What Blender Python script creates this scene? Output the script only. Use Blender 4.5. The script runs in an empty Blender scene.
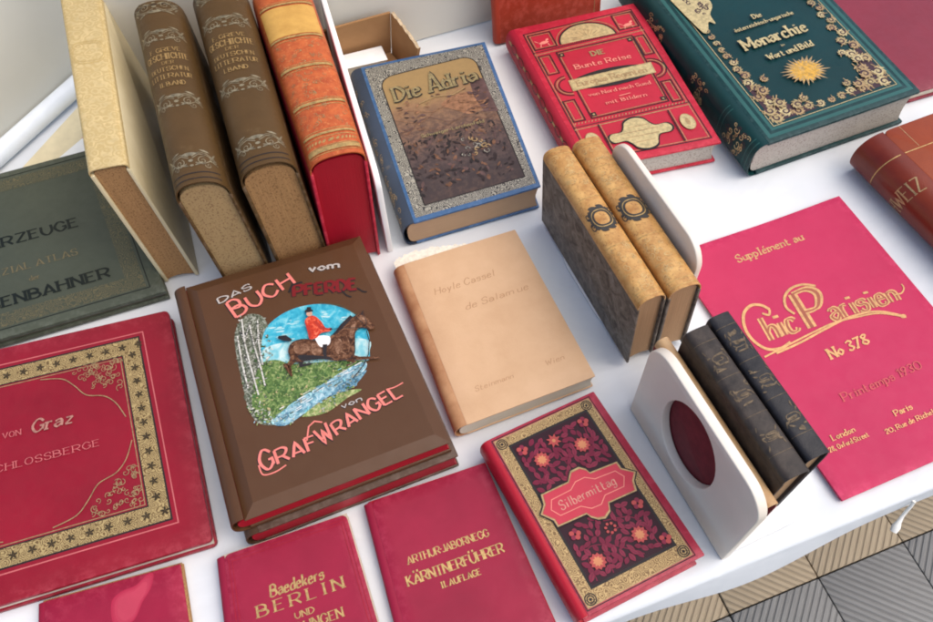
import bpy, bmesh, math, random
from mathutils import Vector, Matrix, geometry
rnd = random.Random(7)
SC = bpy.context.scene
COL = SC.collection
R = math.radians

# ------------------------------------------------------------------ materials
class NT:
    def __init__(s, name):
        s.m = bpy.data.materials.new(name); s.m.use_nodes = True
        s.n = s.m.node_tree.nodes; s.l = s.m.node_tree.links
        s.b = s.n['Principled BSDF']
        s.at = s.n.new('ShaderNodeAttribute'); s.at.attribute_name = 'rest'
    def new(s, t, **k):
        x = s.n.new(t)
        for a, v in k.items(): setattr(x, a, v)
        return x
    def put(s, x, inp, v):
        if hasattr(v, 'is_linked') or hasattr(v, 'links'): s.l.new(v, x.inputs[inp])
        else: x.inputs[inp].default_value = v
    def vec(s, scale=(1, 1, 1), loc=(0, 0, 0), rot=(0, 0, 0)):
        m = s.new('ShaderNodeMapping'); s.l.new(s.at.outputs['Vector'], m.inputs['Vector'])
        m.inputs['Scale'].default_value = scale; m.inputs['Location'].default_value = loc; m.inputs['Rotation'].default_value = rot
        return m.outputs[0]
    def noise(s, vec, scale, detail=3, rough=.55, dist=0):
        x = s.new('ShaderNodeTexNoise'); s.l.new(vec, x.inputs['Vector'])
        x.inputs['Scale'].default_value = scale; x.inputs['Detail'].default_value = detail
        x.inputs['Roughness'].default_value = rough; x.inputs['Distortion'].default_value = dist
        return x.outputs['Fac']
    def voro(s, vec, scale, feature='F1'):
        x = s.new('ShaderNodeTexVoronoi', feature=feature); s.l.new(vec, x.inputs['Vector']); x.inputs['Scale'].default_value = scale
        return x.outputs['Distance']
    def ramp(s, fac, stops, interp='LINEAR'):
        x = s.new('ShaderNodeValToRGB'); s.l.new(fac, x.inputs[0]); x.color_ramp.interpolation = interp
        e = x.color_ramp.elements
        while len(e) < len(stops): e.new(.5)
        for k, (p, c) in enumerate(stops):
            e[k].position = p; e[k].color = (*c, 1) if len(c) == 3 else c
        return x.outputs[0]
    def mix(s, fac, a, b, blend='MIX'):
        x = s.new('ShaderNodeMix', data_type='RGBA', blend_type=blend)
        s.put(x, 0, fac)
        for i, v in ((6, a), (7, b)):
            if isinstance(v, tuple): x.inputs[i].default_value = (*v, 1) if len(v) == 3 else v
            else: s.l.new(v, x.inputs[i])
        return x.outputs[2]
    def math(s, op, a, b=0.0):
        x = s.new('ShaderNodeMath', operation=op); s.put(x, 0, a); s.put(x, 1, b); return x.outputs[0]
    def bump(s, h, strength, dist=.0004, prev=None):
        x = s.new('ShaderNodeBump'); s.l.new(h, x.inputs['Height'])
        x.inputs['Strength'].default_value = strength; x.inputs['Distance'].default_value = dist
        if prev is not None: s.l.new(prev, x.inputs['Normal'])
        return x.outputs[0]
    def done(s, color, rough=.5, normal=None, metal=0, spec=.4):
        s.put(s.b, 'Base Color', (*color, 1) if isinstance(color, tuple) else color)
        s.put(s.b, 'Roughness', rough); s.put(s.b, 'Metallic', metal); s.put(s.b, 'Specular IOR Level', spec)
        if normal is not None: s.l.new(normal, s.b.inputs['Normal'])
        return s.m

def sc3(c, k): return tuple(min(1, x * k) for x in c)

def cloth_mat(name, col, var=.18, rough=.5, wear=None, weave=1.0, spec=.4, fade_k=.20, wear_k=.55):
    t = NT(name)
    n1 = t.noise(t.vec(loc=(rnd.random(), rnd.random(), 0)), 14, 4)
    n2 = t.noise(t.vec(), 90, 4)
    c = t.ramp(n1, [(.3, sc3(col, 1 - var)), (.7, sc3(col, 1 + var * .6))])
    c = t.mix(t.math('MULTIPLY', n2, .8 * var), c, sc3(col, .65))
    if wear:
        w = t.ramp(t.noise(t.vec(), 40, 6, .7), [(.62, (0, 0, 0)), (.72, (1, 1, 1))])
        c = t.mix(t.math('MULTIPLY', w, .35), c, wear)
    dust = t.ramp(t.noise(t.vec(), 480, 3, .6), [(.64, (0, 0, 0)), (.74, (1, 1, 1))])
    c = t.mix(t.math('MULTIPLY', dust, .30), c, tuple(min(.8, x * 1.3 + .004) for x in col))
    fade = t.ramp(t.noise(t.vec(loc=(rnd.random() * 3, 0, 0)), 22, 6, .7, .8), [(.52, (0, 0, 0)), (.72, (1, 1, 1))])
    c = t.mix(t.math('MULTIPLY', fade, fade_k), c, tuple(min(.8, x * 1.22 + .008) for x in col))
    ge = t.new('ShaderNodeNewGeometry')
    pw = t.ramp(ge.outputs['Pointiness'], [(.505, (0, 0, 0)), (.56, (1, 1, 1))])
    pk_ = t.ramp(t.noise(t.vec(), 120, 5, .7), [(.46, (0, 0, 0)), (.62, (1, 1, 1))])
    c = t.mix(t.math('MULTIPLY', t.math('MULTIPLY', pw, pk_), wear_k), c, tuple(min(.8, x * 1.7 + .06) for x in col))
    weft = t.noise(t.vec(scale=(1, 3, 1)), 1300, 2)
    nb = t.bump(weft, .35 * weave, .0003)
    nb = t.bump(t.noise(t.vec(), 60, 3), .25, .0006, nb)
    rg = t.ramp(n2, [(.3, (rough - .08,) * 3), (.7, (rough + .1,) * 3)])
    return t.done(c, rg, nb, 0, spec)

def leather_mat(name, c1, c2, rough=.42, scale=35, spec=.5, speck=None):
    t = NT(name)
    n1 = t.noise(t.vec(), scale, 6, .65)
    c = t.ramp(n1, [(.3, c1), (.68, c2)])
    if speck:
        k = t.ramp(t.noise(t.vec(), 420, 3, .6), [(.56, (0, 0, 0)), (.66, (1, 1, 1))])
        c = t.mix(t.math('MULTIPLY', k, .6), c, speck)
    nb = t.bump(t.voro(t.vec(), 900), .25, .0003)
    nb = t.bump(n1, .3, .0006, nb)
    return t.done(c, rough, nb, 0, spec)

def page_mat(name, col, dark=.75, speck=None, rough=.75):
    t = NT(name)
    n = t.noise(t.vec(scale=(14, 14, 1500)), 1, 4, .7)
    c = t.ramp(n, [(.35, sc3(col, dark)), (.62, col)])
    c = t.mix(t.math('MULTIPLY', t.noise(t.vec(), 55, 4), .5), c, sc3(col, .72))
    if speck:
        k = t.ramp(t.noise(t.vec(), 560, 3, .6), [(.53, (0, 0, 0)), (.64, (1, 1, 1))])
        c = t.mix(t.math('MULTIPLY', k, .62), c, speck)
    return t.done(c, rough, t.bump(n, .6, .0005), 0, .25)

def gold_mat(name, col=(.62, .40, .15), metal=.55, rough=.42, dark=.55):
    t = NT(name)
    n = t.noise(t.vec(), 260, 4, .65)
    c = t.ramp(n, [(.32, sc3(col, dark)), (.6, col)])
    return t.done(c, rough, t.bump(n, .15, .0002), metal, .5)

def plain_mat(name, col, rough=.5, var=.1, spec=.22, scale=60):
    t = NT(name)
    n = t.noise(t.vec(), scale, 4)
    return t.done(t.ramp(n, [(.3, sc3(col, 1 - var)), (.7, sc3(col, 1 + var))]), rough, t.bump(t.noise(t.vec(), 700, 2), .12, .0002), 0, spec)

def filigree_mat(name, ground, gold, scale=170, lo=.40, hi=.60, rough=.45, rings=24):
    """printed scrollwork: curling rings round scattered centres, gold on the ground colour"""
    t = NT(name)
    v = t.vec()
    nz = t.new('ShaderNodeTexNoise'); t.l.new(v, nz.inputs['Vector']); nz.inputs['Scale'].default_value = scale * 1.2; nz.inputs['Detail'].default_value = 2
    off = t.new('ShaderNodeVectorMath', operation='SCALE'); t.l.new(nz.outputs['Color'], off.inputs[0]); off.inputs['Scale'].default_value = .55 / scale
    ad = t.new('ShaderNodeVectorMath', operation='ADD'); t.l.new(v, ad.inputs[0]); t.l.new(off.outputs[0], ad.inputs[1])
    w = t.voro(ad.outputs[0], scale)
    f = t.math('ADD', t.math('MULTIPLY', t.math('SINE', t.math('MULTIPLY', w, rings)), .5), .5)
    f = t.math('ADD', t.math('MULTIPLY', f, .72), t.math('MULTIPLY', t.noise(v, scale * 2.2, 3), .28))
    k = t.ramp(f, [(lo, (0, 0, 0)), (hi, (1, 1, 1))])
    g2 = t.mix(t.noise(v, 120, 4, .6), sc3(gold, .65), sc3(gold, 1.2))
    c = t.mix(k, ground, g2)
    return t.done(c, rough, t.bump(k, .25, .0002), .15, .35)

M = {}
M['gold'] = gold_mat('gold_leaf')
M['gold_pale'] = gold_mat('pale_gold_leaf', (.62, .49, .24), .35, .45, .6)
M['gold_dull'] = gold_mat('dull_gold', (.45, .30, .14), .4, .5, .6)
M['gold_dim'] = gold_mat('worn_gold_dim', (.15, .105, .06), .4, .5, .35)
M['gold_faint'] = plain_mat('rubbed_gold', (.50, .12, .12), .5)
M['black'] = plain_mat('black_blocking', (.022, .018, .018), .45)
M['crimson'] = cloth_mat('crimson_cloth', (.36, .010, .030), spec=.3)
M['raspberry'] = cloth_mat('raspberry_cloth', (.30, .010, .038), rough=.45, spec=.28)
M['pinkred'] = cloth_mat('rose_red_paper', (.49, .026, .088), var=.06, rough=.55, weave=.5, spec=.25, fade_k=.07)
M['scarlet'] = cloth_mat('scarlet_cloth', (.46, .014, .036), spec=.3)
M['grazred'] = cloth_mat('album_red_cloth', (.25, .006, .018), rough=.42, spec=.3)
M['page'] = page_mat('aged_pages', (.62, .52, .40))
M['page_ltan'] = page_mat('light_tan_pages', (.56, .36, .21), .85)
M['page_dark'] = page_mat('dusty_pages', (.16, .14, .10))
M['page_cream'] = page_mat('cream_pages', (.74, .66, .52), .85)
M['page_tan'] = page_mat('tan_pages', (.48, .29, .15), .7)
M['page_red'] = page_mat('red_dyed_edges', (.42, .008, .022), .8, None, .45)
M['page_speck'] = page_mat('sprinkled_edges', (.47, .31, .14), .85, (.14, .06, .03))
M['page_speck2'] = page_mat('sprinkled_brown_edges', (.46, .25, .10), .6, (.12, .05, .02))
M['page_grey'] = page_mat('grey_speckled_edges', (.52, .47, .40), .82, (.16, .11, .10))

# ------------------------------------------------------------------ geometry core
class MB:
    """mesh collector in a thing's rest frame; every face carries a material slot"""
    def __init__(s): s.v = []; s.f = []; s.mi = []; s.mats = []
    def slot(s, m):
        if m not in s.mats: s.mats.append(m)
        return s.mats.index(m)
    def add(s, vs, fs, m):
        o = len(s.v); k = s.slot(m)
        s.v += [tuple(v) for v in vs]
        for f in fs: s.f.append([i + o for i in f]); s.mi.append(k)

class Frame:
    """trilinear frame: rest coordinates (a across, b along, c thick) to world"""
    def __init__(s, P, W, L, H, amp=0.0, seed=0):
        s.P = P; s.W = W; s.L = L; s.H = H; s.amp = amp; s.q = seed
    def __call__(s, v):
        a, b, c = v[0] / s.W, v[1] / s.L, v[2] / s.H
        r = Vector((0, 0, 0))
        for i in (0, 1):
            for j in (0, 1):
                for k in (0, 1):
                    r += s.P[i][j][k] * ((a if i else 1 - a) * (b if j else 1 - b) * (c if k else 1 - c))
        if s.amp: r.z += s.amp * max(0, min(1, c)) * (math.sin(a * 4.1 + s.q) * math.cos(b * 3.3 + 1.7 * s.q) + .5 * math.sin(a * 7 + b * 6 + s.q))
        return r

def flat_frame(top, W, L, H, z0=0.0, amp=.0003, seed=0, slide=(0, 0)):
    TL, TR, BR, BL = top
    q = {(0, 0): BL, (1, 0): BR, (0, 1): TL, (1, 1): TR}
    P = [[[Vector((q[i, j][0] + slide[0], q[i, j][1] + slide[1], z0)), Vector((q[i, j][0], q[i, j][1], z0 + H))] for j in (0, 1)] for i in (0, 1)]
    return Frame(P, W, L, H, amp, seed)

def stand_frame(top, W, L, T, z0=0.0, shift=(0, 0), fan=1.0):
    """spine upwards: top = head left, head right, tail right, tail left at height z0+W"""
    HL, HR, TR_, TL_ = top
    q = {(0, 1): HL, (1, 1): HR, (1, 0): TR_, (0, 0): TL_}
    P = [[[None, None], [None, None]], [[None, None], [None, None]]]
    for j in (0, 1):
        for k in (0, 1):
            x, y = q[k, j]
            P[0][j][k] = Vector((x, y, z0 + W)); P[1][j][k] = Vector((x + shift[0], y + shift[1], z0))
    return Frame(P, W, L, T)

class Thing:
    def __init__(s, name, label, cat, frame, group=None, yaw=None):
        s.fr = frame
        pts = [p for i in frame.P for j in i for p in j]
        zmin = min(p.z for p in pts)
        base = [p for p in pts if p.z < zmin + 1e-6]
        c = sum(base, Vector()) / len(base)
        if yaw is None:
            d = frame.P[1][0][0] - frame.P[0][0][0]
            if Vector((d.x, d.y)).length < .05: d = frame.P[0][0][1] - frame.P[0][0][0]
            yaw = math.atan2(d.y, d.x)
        o = bpy.data.objects.new(name, None); COL.objects.link(o)
        o.empty_display_size = .03
        o.location = c; o.rotation_euler = (0, 0, yaw)
        o['label'] = label; o['category'] = cat
        if group: o['group'] = group
        s.o = o; s.inv = (Matrix.Translation(c) @ Matrix.Rotation(yaw, 4, 'Z')).inverted()
    def part(s, name, mb, parent=None, label=None, smooth=35):
        if not mb.v: return None
        me = bpy.data.meshes.new(name)
        me.from_pydata([s.inv @ s.fr(v) for v in mb.v], [], mb.f)
        finish(me, mb, smooth)
        ob = bpy.data.objects.new(name, me); COL.objects.link(ob)
        ob.parent = parent or s.o
        if label: ob['label'] = label
        return ob

def finish(me, mb, smooth):
    for m in mb.mats: me.materials.append(m)
    me.polygons.foreach_set('material_index', mb.mi)
    at = me.attributes.new('rest', 'FLOAT_VECTOR', 'POINT')
    at.data.foreach_set('vector', [x for v in mb.v for x in v])
    me.update()
    if smooth:
        me.polygons.foreach_set('use_smooth', [True] * len(me.polygons))
        me.set_sharp_from_angle(angle=R(smooth))
    me.validate()

def from_bm(mb, bm, m):
    bm.verts.index_update()
    mb.add([v.co for v in bm.verts], [[v.index for v in f.verts] for f in bm.faces], m)
    bm.free()

def rbox(mb, lo, hi, m, bev=.0008, cut=None, seg=2, corner=0):
    bm = bmesh.new()
    vs = [bm.verts.new((hi[0] if i & 1 else lo[0], hi[1] if i & 2 else lo[1], hi[2] if i & 4 else lo[2])) for i in range(8)]
    for f in ((0, 2, 3, 1), (4, 5, 7, 6), (0, 1, 5, 4), (2, 6, 7, 3), (0, 4, 6, 2), (1, 3, 7, 5)): bm.faces.new([vs[i] for i in f])
    bm.normal_update()
    if corner:
        es = [e for e in bm.edges if abs(e.verts[0].co.z - e.verts[1].co.z) > 1e-6 and abs(e.verts[0].co.x - e.verts[1].co.x) < 1e-7 and abs(e.verts[0].co.y - e.verts[1].co.y) < 1e-7]
        bmesh.ops.bevel(bm, geom=es, offset=corner, segments=4, affect='EDGES', profile=.5)
        bm.normal_update()
    if cut:
        for ax in (0, 1):
            n = int((hi[ax] - lo[ax]) / cut)
            for k in range(1, n):
                co = [0, 0, 0]; no = [0, 0, 0]; no[ax] = 1; co[ax] = lo[ax] + (hi[ax] - lo[ax]) * k / n
                bmesh.ops.bisect_plane(bm, geom=bm.verts[:] + bm.edges[:] + bm.faces[:], plane_co=co, plane_no=no)
        bm.normal_update()
    if bev:
        es = [e for e in bm.edges if len(e.link_faces) == 2 and e.calc_face_angle(0) > R(50)]
        bmesh.ops.bevel(bm, geom=es, offset=bev, segments=seg, affect='EDGES', profile=.5)
    from_bm(mb, bm, m)

def extrude_section(mb, sec, b0, b1, nb, m, closed=True, caps=True):
    """sec: points (a,c) swept along b"""
    n = len(sec); vs = []; fs = []
    for j in range(nb + 1):
        b = b0 + (b1 - b0) * j / nb
        vs += [(p[0], b, p[1]) for p in sec]
    for j in range(nb):
        for i in range(n if closed else n - 1):
            k = (i + 1) % n
            fs.append((j * n + i, j * n + k, (j + 1) * n + k, (j + 1) * n + i))
    if caps:
        fs.append(tuple(range(n))[::-1]); fs.append(tuple(nb * n + i for i in range(n)))
    mb.add(vs, fs, m)

def ell(phi, ja, ra, H, e=.8):
    s = math.sin(phi); c = math.cos(phi)
    return ja - ra * (abs(c) ** e), H / 2 + (H / 2) * math.copysign(abs(s) ** e, s)

class Book(Thing):
    def __init__(s, name, label, frame, cover, spine, page, group=None, cat='book', tb=.0026, ov=.003, ja=.006, ra=.011, e=.75, back=None,
                 corner=.0012, chamfer=0, cut=None, spine_pages=True, bulgep=.7):
        super().__init__(name, label, cat, frame, group)
        W, L, H = frame.W, frame.L, frame.H
        s.W, s.L, s.H, s.ja, s.ra, s.e = W, L, H, ja, ra, e
        g = MB()
        a0 = ja - .0002
        if chamfer:
            hb = .0044
            rbox(g, (a0, 0, H - tb), (W, L, H - hb), cover, .0004, None)
            i_ = chamfer
            lo = [(a0, 0), (W, 0), (W, L), (a0, L)]; hi = [(a0 + i_, i_), (W - i_, i_), (W - i_, L - i_), (a0 + i_, L - i_)]
            vs = [(x, y, H - hb - .0001) for x, y in lo] + [(x, y, H) for x, y in hi]
            g.add(vs, [(0, 1, 5, 4), (1, 2, 6, 5), (2, 3, 7, 6), (3, 0, 4, 7), (4, 5, 6, 7)], cover)
        else:
            rbox(g, (a0, 0, H - tb), (W, L, H), cover, min(.0009, tb * .35), cut, corner=corner)
        s.front = s.part('front_cover', g, smooth=8 if chamfer else 35)
        g = MB(); rbox(g, (a0, 0, 0), (W, L, tb), back or cover, min(.0009, tb * .35), cut, corner=corner)
        s.back = s.part('back_cover', g)
        # spine shell
        g = MB(); N = 22; th = .0011
        out = [ell(R(90) - R(180) * i / N, ja, ra, H - .0006, e) for i in range(N + 1)]
        inn = [ell(R(90) - R(180) * i / N, ja, ra - th, H - .0006 - 2 * th, e) for i in range(N + 1)]
        sec = [(x, y + .0003) for x, y in out] + [(x, y + .0003 + th) for x, y in inn[::-1]]
        extrude_section(g, sec, .0004, L - .0004, max(2, int(L / .012)), spine)
        s.spine = s.part('spine', g, smooth=50)
        # page block, rounded back and hollow fore-edge
        g = MB()
        h2 = H - 2 * tb - .0002; N = 12; sec = []
        for i in range(N + 1):
            x, y = ell(R(90) - R(180) * i / N, ja + .0015, max(.001, ra * bulgep), h2, e); sec.append((x, y + tb + .0001))
        hol = min(.003, h2 * .12)
        for i in range(9):
            t = i / 8; sec.append((W - ov - hol * math.sin(math.pi * t), tb + .0001 + h2 * t))
        extrude_section(g, sec, ov, L - ov, max(2, int(L / .012)), page)
        s.pages = s.part('page_block', g, smooth=30)
    def front_map(s): return lambda u, v, z: (u, v, s.H + .00012 + z)
    def spine_map(s):
        Rr = s.H / 2
        def f(u, v, z):
            x, y = ell(max(-1.45, min(1.45, u / (Rr * 1.05))), s.ja, s.ra + .00025 + z, s.H - .0006 + 2 * (.00015 + z), s.e)
            return (x, v, y + .0003 - (.00015 + z))
        return f

# ------------------------------------------------------------------ flat decoration
class Deco:
    def __init__(s, mp): s.mb = MB(); s.mp = mp; s.z = 0.0
    def up(s, d=.00005): s.z += d
    def strip(s, pts, wid, m, maxseg=.005, closed=False):
        """ribbon: wid = number or function of direction angle"""
        P = [Vector(p) for p in pts]
        if closed: P.append(P[0])
        Q = [P[0]]
        for i in range(1, len(P)):
            d = (P[i] - P[i - 1]).length
            if d < 1e-7: continue
            n = max(1, math.ceil(d / maxseg))
            for k in range(1, n + 1): Q.append(P[i - 1].lerp(P[i], k / n))
        if len(Q) < 2: return
        vs = []; fs = []
        for i, p in enumerate(Q):
            a = Q[i] - Q[i - 1] if i else (Q[0] - Q[-2] if closed else Q[1] - Q[0])
            b = Q[i + 1] - Q[i] if i < len(Q) - 1 else (Q[1] - Q[0] if closed else a)
            a.normalize(); b.normalize(); t = a + b
            if t.length < .2: t = b.copy()
            t.normalize(); nrm = Vector((-t.y, t.x))
            k = 1 / max(.6, abs(nrm.dot(Vector((-b.y, b.x)))))
            w = (wid(math.atan2(t.y, t.x)) if callable(wid) else wid) * .5 * k
            for sgn in (1, -1):
                q = p + nrm * w * sgn; vs.append(s.mp(q.x, q.y, s.z))
        for i in range(len(Q) - 1): fs.append((2 * i + 1, 2 * i + 3, 2 * i + 2, 2 * i))
        s.mb.add(vs, fs, m); s.z += .0000025
    def poly(s, pts, m):
        pv = [Vector((p[0], p[1], 0)) for p in pts]
        tri = [tuple(pv[k] for k in t) for t in geometry.tessellate_polygon([pv])]
        vs = []; fs = []; ix = {}
        def vid(p):
            k = (round(p.x, 7), round(p.y, 7))
            if k not in ix: ix[k] = len(vs); vs.append(s.mp(p.x, p.y, s.z))
            return ix[k]
        while tri:
            t = tri.pop(); L_ = [((t[k] - t[(k + 1) % 3]).length, k) for k in range(3)]; l_, k = max(L_)
            if l_ > .007:
                a, b, c = t[k], t[(k + 1) % 3], t[(k + 2) % 3]; m_ = (a + b) / 2
                tri += [(a, m_, c), (m_, b, c)]
            else: fs.append(tuple(vid(p) for p in t))
        s.mb.add(vs, fs, m); s.z += .000003
    def rect(s, a0, b0, a1, b1, m, n=.012):
        na = max(1, int(abs(a1 - a0) / n)); nb = max(1, int(abs(b1 - b0) / n))
        vs = [s.mp(a0 + (a1 - a0) * i / na, b0 + (b1 - b0) * j / nb, s.z) for j in range(nb + 1) for i in range(na + 1)]
        fs = [(j * (na + 1) + i, j * (na + 1) + i + 1, (j + 1) * (na + 1) + i + 1, (j + 1) * (na + 1) + i) for j in range(nb) for i in range(na)]
        s.mb.add(vs, fs, m); s.z += .000003
    def disc(s, x, y, r, m, ry=None, n=20, rot=0):
        ry = ry or r; c, q = math.cos(rot), math.sin(rot)
        pts = []
        for i in range(n):
            t = 2 * math.pi * i / n; u, v = r * math.cos(t), ry * math.sin(t)
            pts.append((x + u * c - v * q, y + u * q + v * c))
        s.poly(pts, m)
    def ring(s, x, y, r, w, m, ry=None, n=28):
        ry = ry or r
        s.strip([(x + r * math.cos(2 * math.pi * i / n), y + ry * math.sin(2 * math.pi * i / n)) for i in range(n)], w, m, closed=True)
    def box(s, q, w, m): s.strip(q, w, m, closed=True)
    def band(s, quad, inset, m, n=24):
        """picture-frame band inside a quad; inset in metres"""
        c = Vector((sum(p[0] for p in quad) / 4, sum(p[1] for p in quad) / 4))
        for i in range(4):
            p, q = Vector(quad[i]), Vector(quad[(i + 1) % 4])
            pi = p + Vector((math.copysign(inset, c.x - p.x), math.copysign(inset, c.y - p.y)))
            qi = q + Vector((math.copysign(inset, c.x - q.x), math.copysign(inset, c.y - q.y)))
            vs = []; fs = []
            for k in range(n + 1):
                t = k / n
                for r in (p.lerp(q, t), pi.lerp(qi, t)): vs.append(s.mp(r.x, r.y, s.z))
            for k in range(n): fs.append((2 * k, 2 * k + 2, 2 * k + 3, 2 * k + 1) if i >= 0 else ())
            s.mb.add(vs, fs, m)
        s.z += .000003
    def spiral(s, x, y, r, a0, turns, w, m, flip=1):
        n = int(10 + 12 * turns); pts = []
        for i in range(n + 1):
            t = i / n; rr = r * (1 - .85 * t); a = a0 + flip * turns * 2 * math.pi * t
            pts.append((x + rr * math.cos(a), y + rr * math.sin(a)))
        s.strip(pts, w, m)
    def leaf(s, x, y, l, w, rot, m, vein=None):
        c, q = math.cos(rot), math.sin(rot); pts = []
        for i in range(9):
            t = i / 8; pts.append((l * (t - .5), w * .5 * math.sin(math.pi * t) ** .8))
        for i in range(7, 0, -1):
            t = i / 8; pts.append((l * (t - .5), -w * .5 * math.sin(math.pi * t) ** .8))
        s.poly([(x + u * c - v * q, y + u * q + v * c) for u, v in pts], m)
        if vein: s.strip([(x - l * .4 * c, y - l * .4 * q), (x + l * .35 * c, y + l * .35 * q)], w * .12, vein)
    def star(s, x, y, r, r2, n, m, rot=0):
        s.poly([(x + (r if i % 2 == 0 else r2) * math.cos(rot + math.pi * i / n), y + (r if i % 2 == 0 else r2) * math.sin(rot + math.pi * i / n)) for i in range(2 * n)], m)

# pen-stroke letters: grid x 0-8, y 0-F, baseline 3, x-height 8, capitals C; '~' marks a curve
GL = {
'A': '03 3C 63|15 55', 'B': '03 0C|~0C 3C 5A 47 08|~08 48 65 43 03', 'C': '~6A 4C 2C 09 06 23 43 65', 'D': '03 0C|~0C 3C 69 66 33 03',
'E': '03 0C|0C 5C|08 48|03 53', 'F': '03 0C|0C 5C|08 48', 'G': '~6A 4C 2C 09 06 23 43 65|64 67 47', 'H': '03 0C|63 6C|08 68', 'I': '13 1C',
'J': '~4C 45 23 04', 'K': '03 0C|5C 07|18 63', 'L': '0C 03|03 53', 'M': '03 0C|0C 45|45 8C|8C 83', 'N': '03 0C|0C 63|63 6C',
'O': '~3C 1B 08 07 14 33 54 67 68 5B 3C', 'P': '03 0C|~0C 4C 6A 47 07', 'Q': '~3C 1B 08 07 14 33 54 67 68 5B 3C|45 72', 'R': '03 0C|~0C 4C 6A 47 07|37 63',
'S': '~5A 4C 2C 0A 18 47 55 43 13 05', 'T': '3C 33|0C 6C', 'U': '~0C 06 23 43 66 6C', 'V': '0C 33 6C', 'W': '0C 23 4A 63 8C', 'X': '0C 63|6C 03',
'Y': '0C 37 6C|37 33', 'Z': '0C 6C|6C 03|03 63', 'a': '~07 18 38 46 43|~46 26 05 04 13 23 45', 'b': '0C 03|~07 28 46 45 33 13 04', 'c': '~47 38 18 06 04 13 33 44',
'd': '4C 43|~47 28 06 04 13 33 44', 'e': '06 46|~46 38 18 06 04 13 33 44', 'f': '~4C 2C 1A 13|08 38', 'g': '48 42|~42 30 10 01|~47 28 06 04 13 33 44',
'h': '0C 03|~06 28 47 43', 'i': '18 13|1A 1B', 'k': '0C 03|48 05|16 43', 'l': '1C 13', 'm': '08 03|~07 18 37 33|~37 58 77 73', 'n': '08 03|~07 28 47 43',
'o': '~28 06 05 23 45 46 28', 'p': '08 00|~07 28 46 45 33 13 04', 'r': '08 03|~06 18 38', 's': '~47 38 18 07 16 36 45 33 13 04', 't': '~1B 14 23 43|08 38',
'u': '~08 04 13 33 44|48 43', 'v': '08 23 48', 'w': '08 13 37 53 78', 'x': '08 43|48 03', 'y': '08 23|48 10', 'z': '08 48|48 03|03 43',
'é': '06 46|~46 38 18 06 04 13 33 44|2A 4C', 'Ä': '03 3C 63|15 55|1D 1F|5D 5F', 'Ü': '~0C 06 23 43 66 6C|1D 1F|5D 5F', 'ö': '~28 06 05 23 45 46 28|1A 1B|3A 3B',
'0': '~3C 0A 05 33 65 6A 3C', '1': '0A 2C 23', '2': '~0A 2C 4C 5A 03|03 53', '3': '~0B 3C 5A 28|~28 55 33 04', '7': '0C 5C|5C 13', '8': '~3C 1B 28 55 33 05 28 5B 3C', '9': '~5A 3C 0A 27 5A|5A 23',
'.': '03 04', '-': '07 37', "'": '0C 0A', ',': '14 01', ' ': '', '·': '07 08'}
def cat_rom(P, n=5):
    out = []
    Q = [P[0]] + P + [P[-1]]
    if (P[0] - P[-1]).length < 1e-6: Q[0] = P[-2]; Q[-1] = P[1]
    for i in range(1, len(Q) - 2):
        a, b, c, d = Q[i - 1:i + 3]
        for k in range(n):
            t = k / n
            out.append(.5 * ((2 * b) + (c - a) * t + (2 * a - 5 * b + 4 * c - d) * t * t + (3 * b - a - 3 * c + d) * t ** 3))
    return out + [P[-1]]
def smooth_(pts):
    P = [Vector(p) for p in pts]; return [tuple(v) for v in cat_rom(P + [P[0]], 4)][:-1]
def glyph(ch):
    st = []; w = 0
    for part in GL.get(ch, '').split('|'):
        if not part: continue
        sm = part[0] == '~'
        P = [Vector((int(p[0], 16), int(p[1], 16) - 3)) for p in part.lstrip('~').split()]
        w = max(w, max(p.x for p in P))
        st.append((cat_rom(P) if sm else P, sm))
    return st, (2 if ch in 'Iil' else w)
def text(d, s, x, y, h, width, m, pen=(.16, .07, 90), slant=0, serif=True, gap=2.2, warp=None, grow=None, nodot=False):
    """letters of cap height h along a baseline from (x,y), fitted to width; pen = thick, thin (share of h), thick direction"""
    pos = []; cx = 0
    for ch in s:
        st, w = glyph(ch)
        if ch == ' ': cx += 3.2; continue
        pos.append((st, cx, ch)); cx += w + gap
    tot = max(1, cx - gap); kx = width / tot; ky = h / 9
    tk, tn, an = pen
    wf = lambda t: h * (tn + (tk - tn) * abs(math.sin(t - R(an - 90))))
    for st, ox, ch in pos:
        for P, sm in st:
            if nodot and len(P) == 2 and (P[0] - P[1]).length < 1.2: continue
            Q = []
            k = (grow(ox / tot) if grow else 1)
            for p in P:
                u, v = (ox + p.x) * kx + p.y * ky * slant, p.y * ky * k
                Q.append((u, v))
            lines = [Q]
            if serif and not sm and len(P) > 1 and (P[0] - P[-1]).length > 1.5:
                for e, o in ((P[0], P[1]), (P[-1], P[-2])):
                    if abs(e.x - o.x) < .45 * abs(e.y - o.y) and round(e.y) in (0, 9, 5, -3):
                        u, v = (ox + e.x) * kx + e.y * ky * slant, e.y * ky * k
                        lines.append([(u - 1.05 * kx - tk * h * .2, v), (u + 1.05 * kx + tk * h * .2, v)])
            for ln in lines:
                if warp: ln = [warp(u, v) for u, v in ln]
                d.strip([(x + u, y + v) for u, v in ln], wf, m, maxseg=.004)

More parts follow.
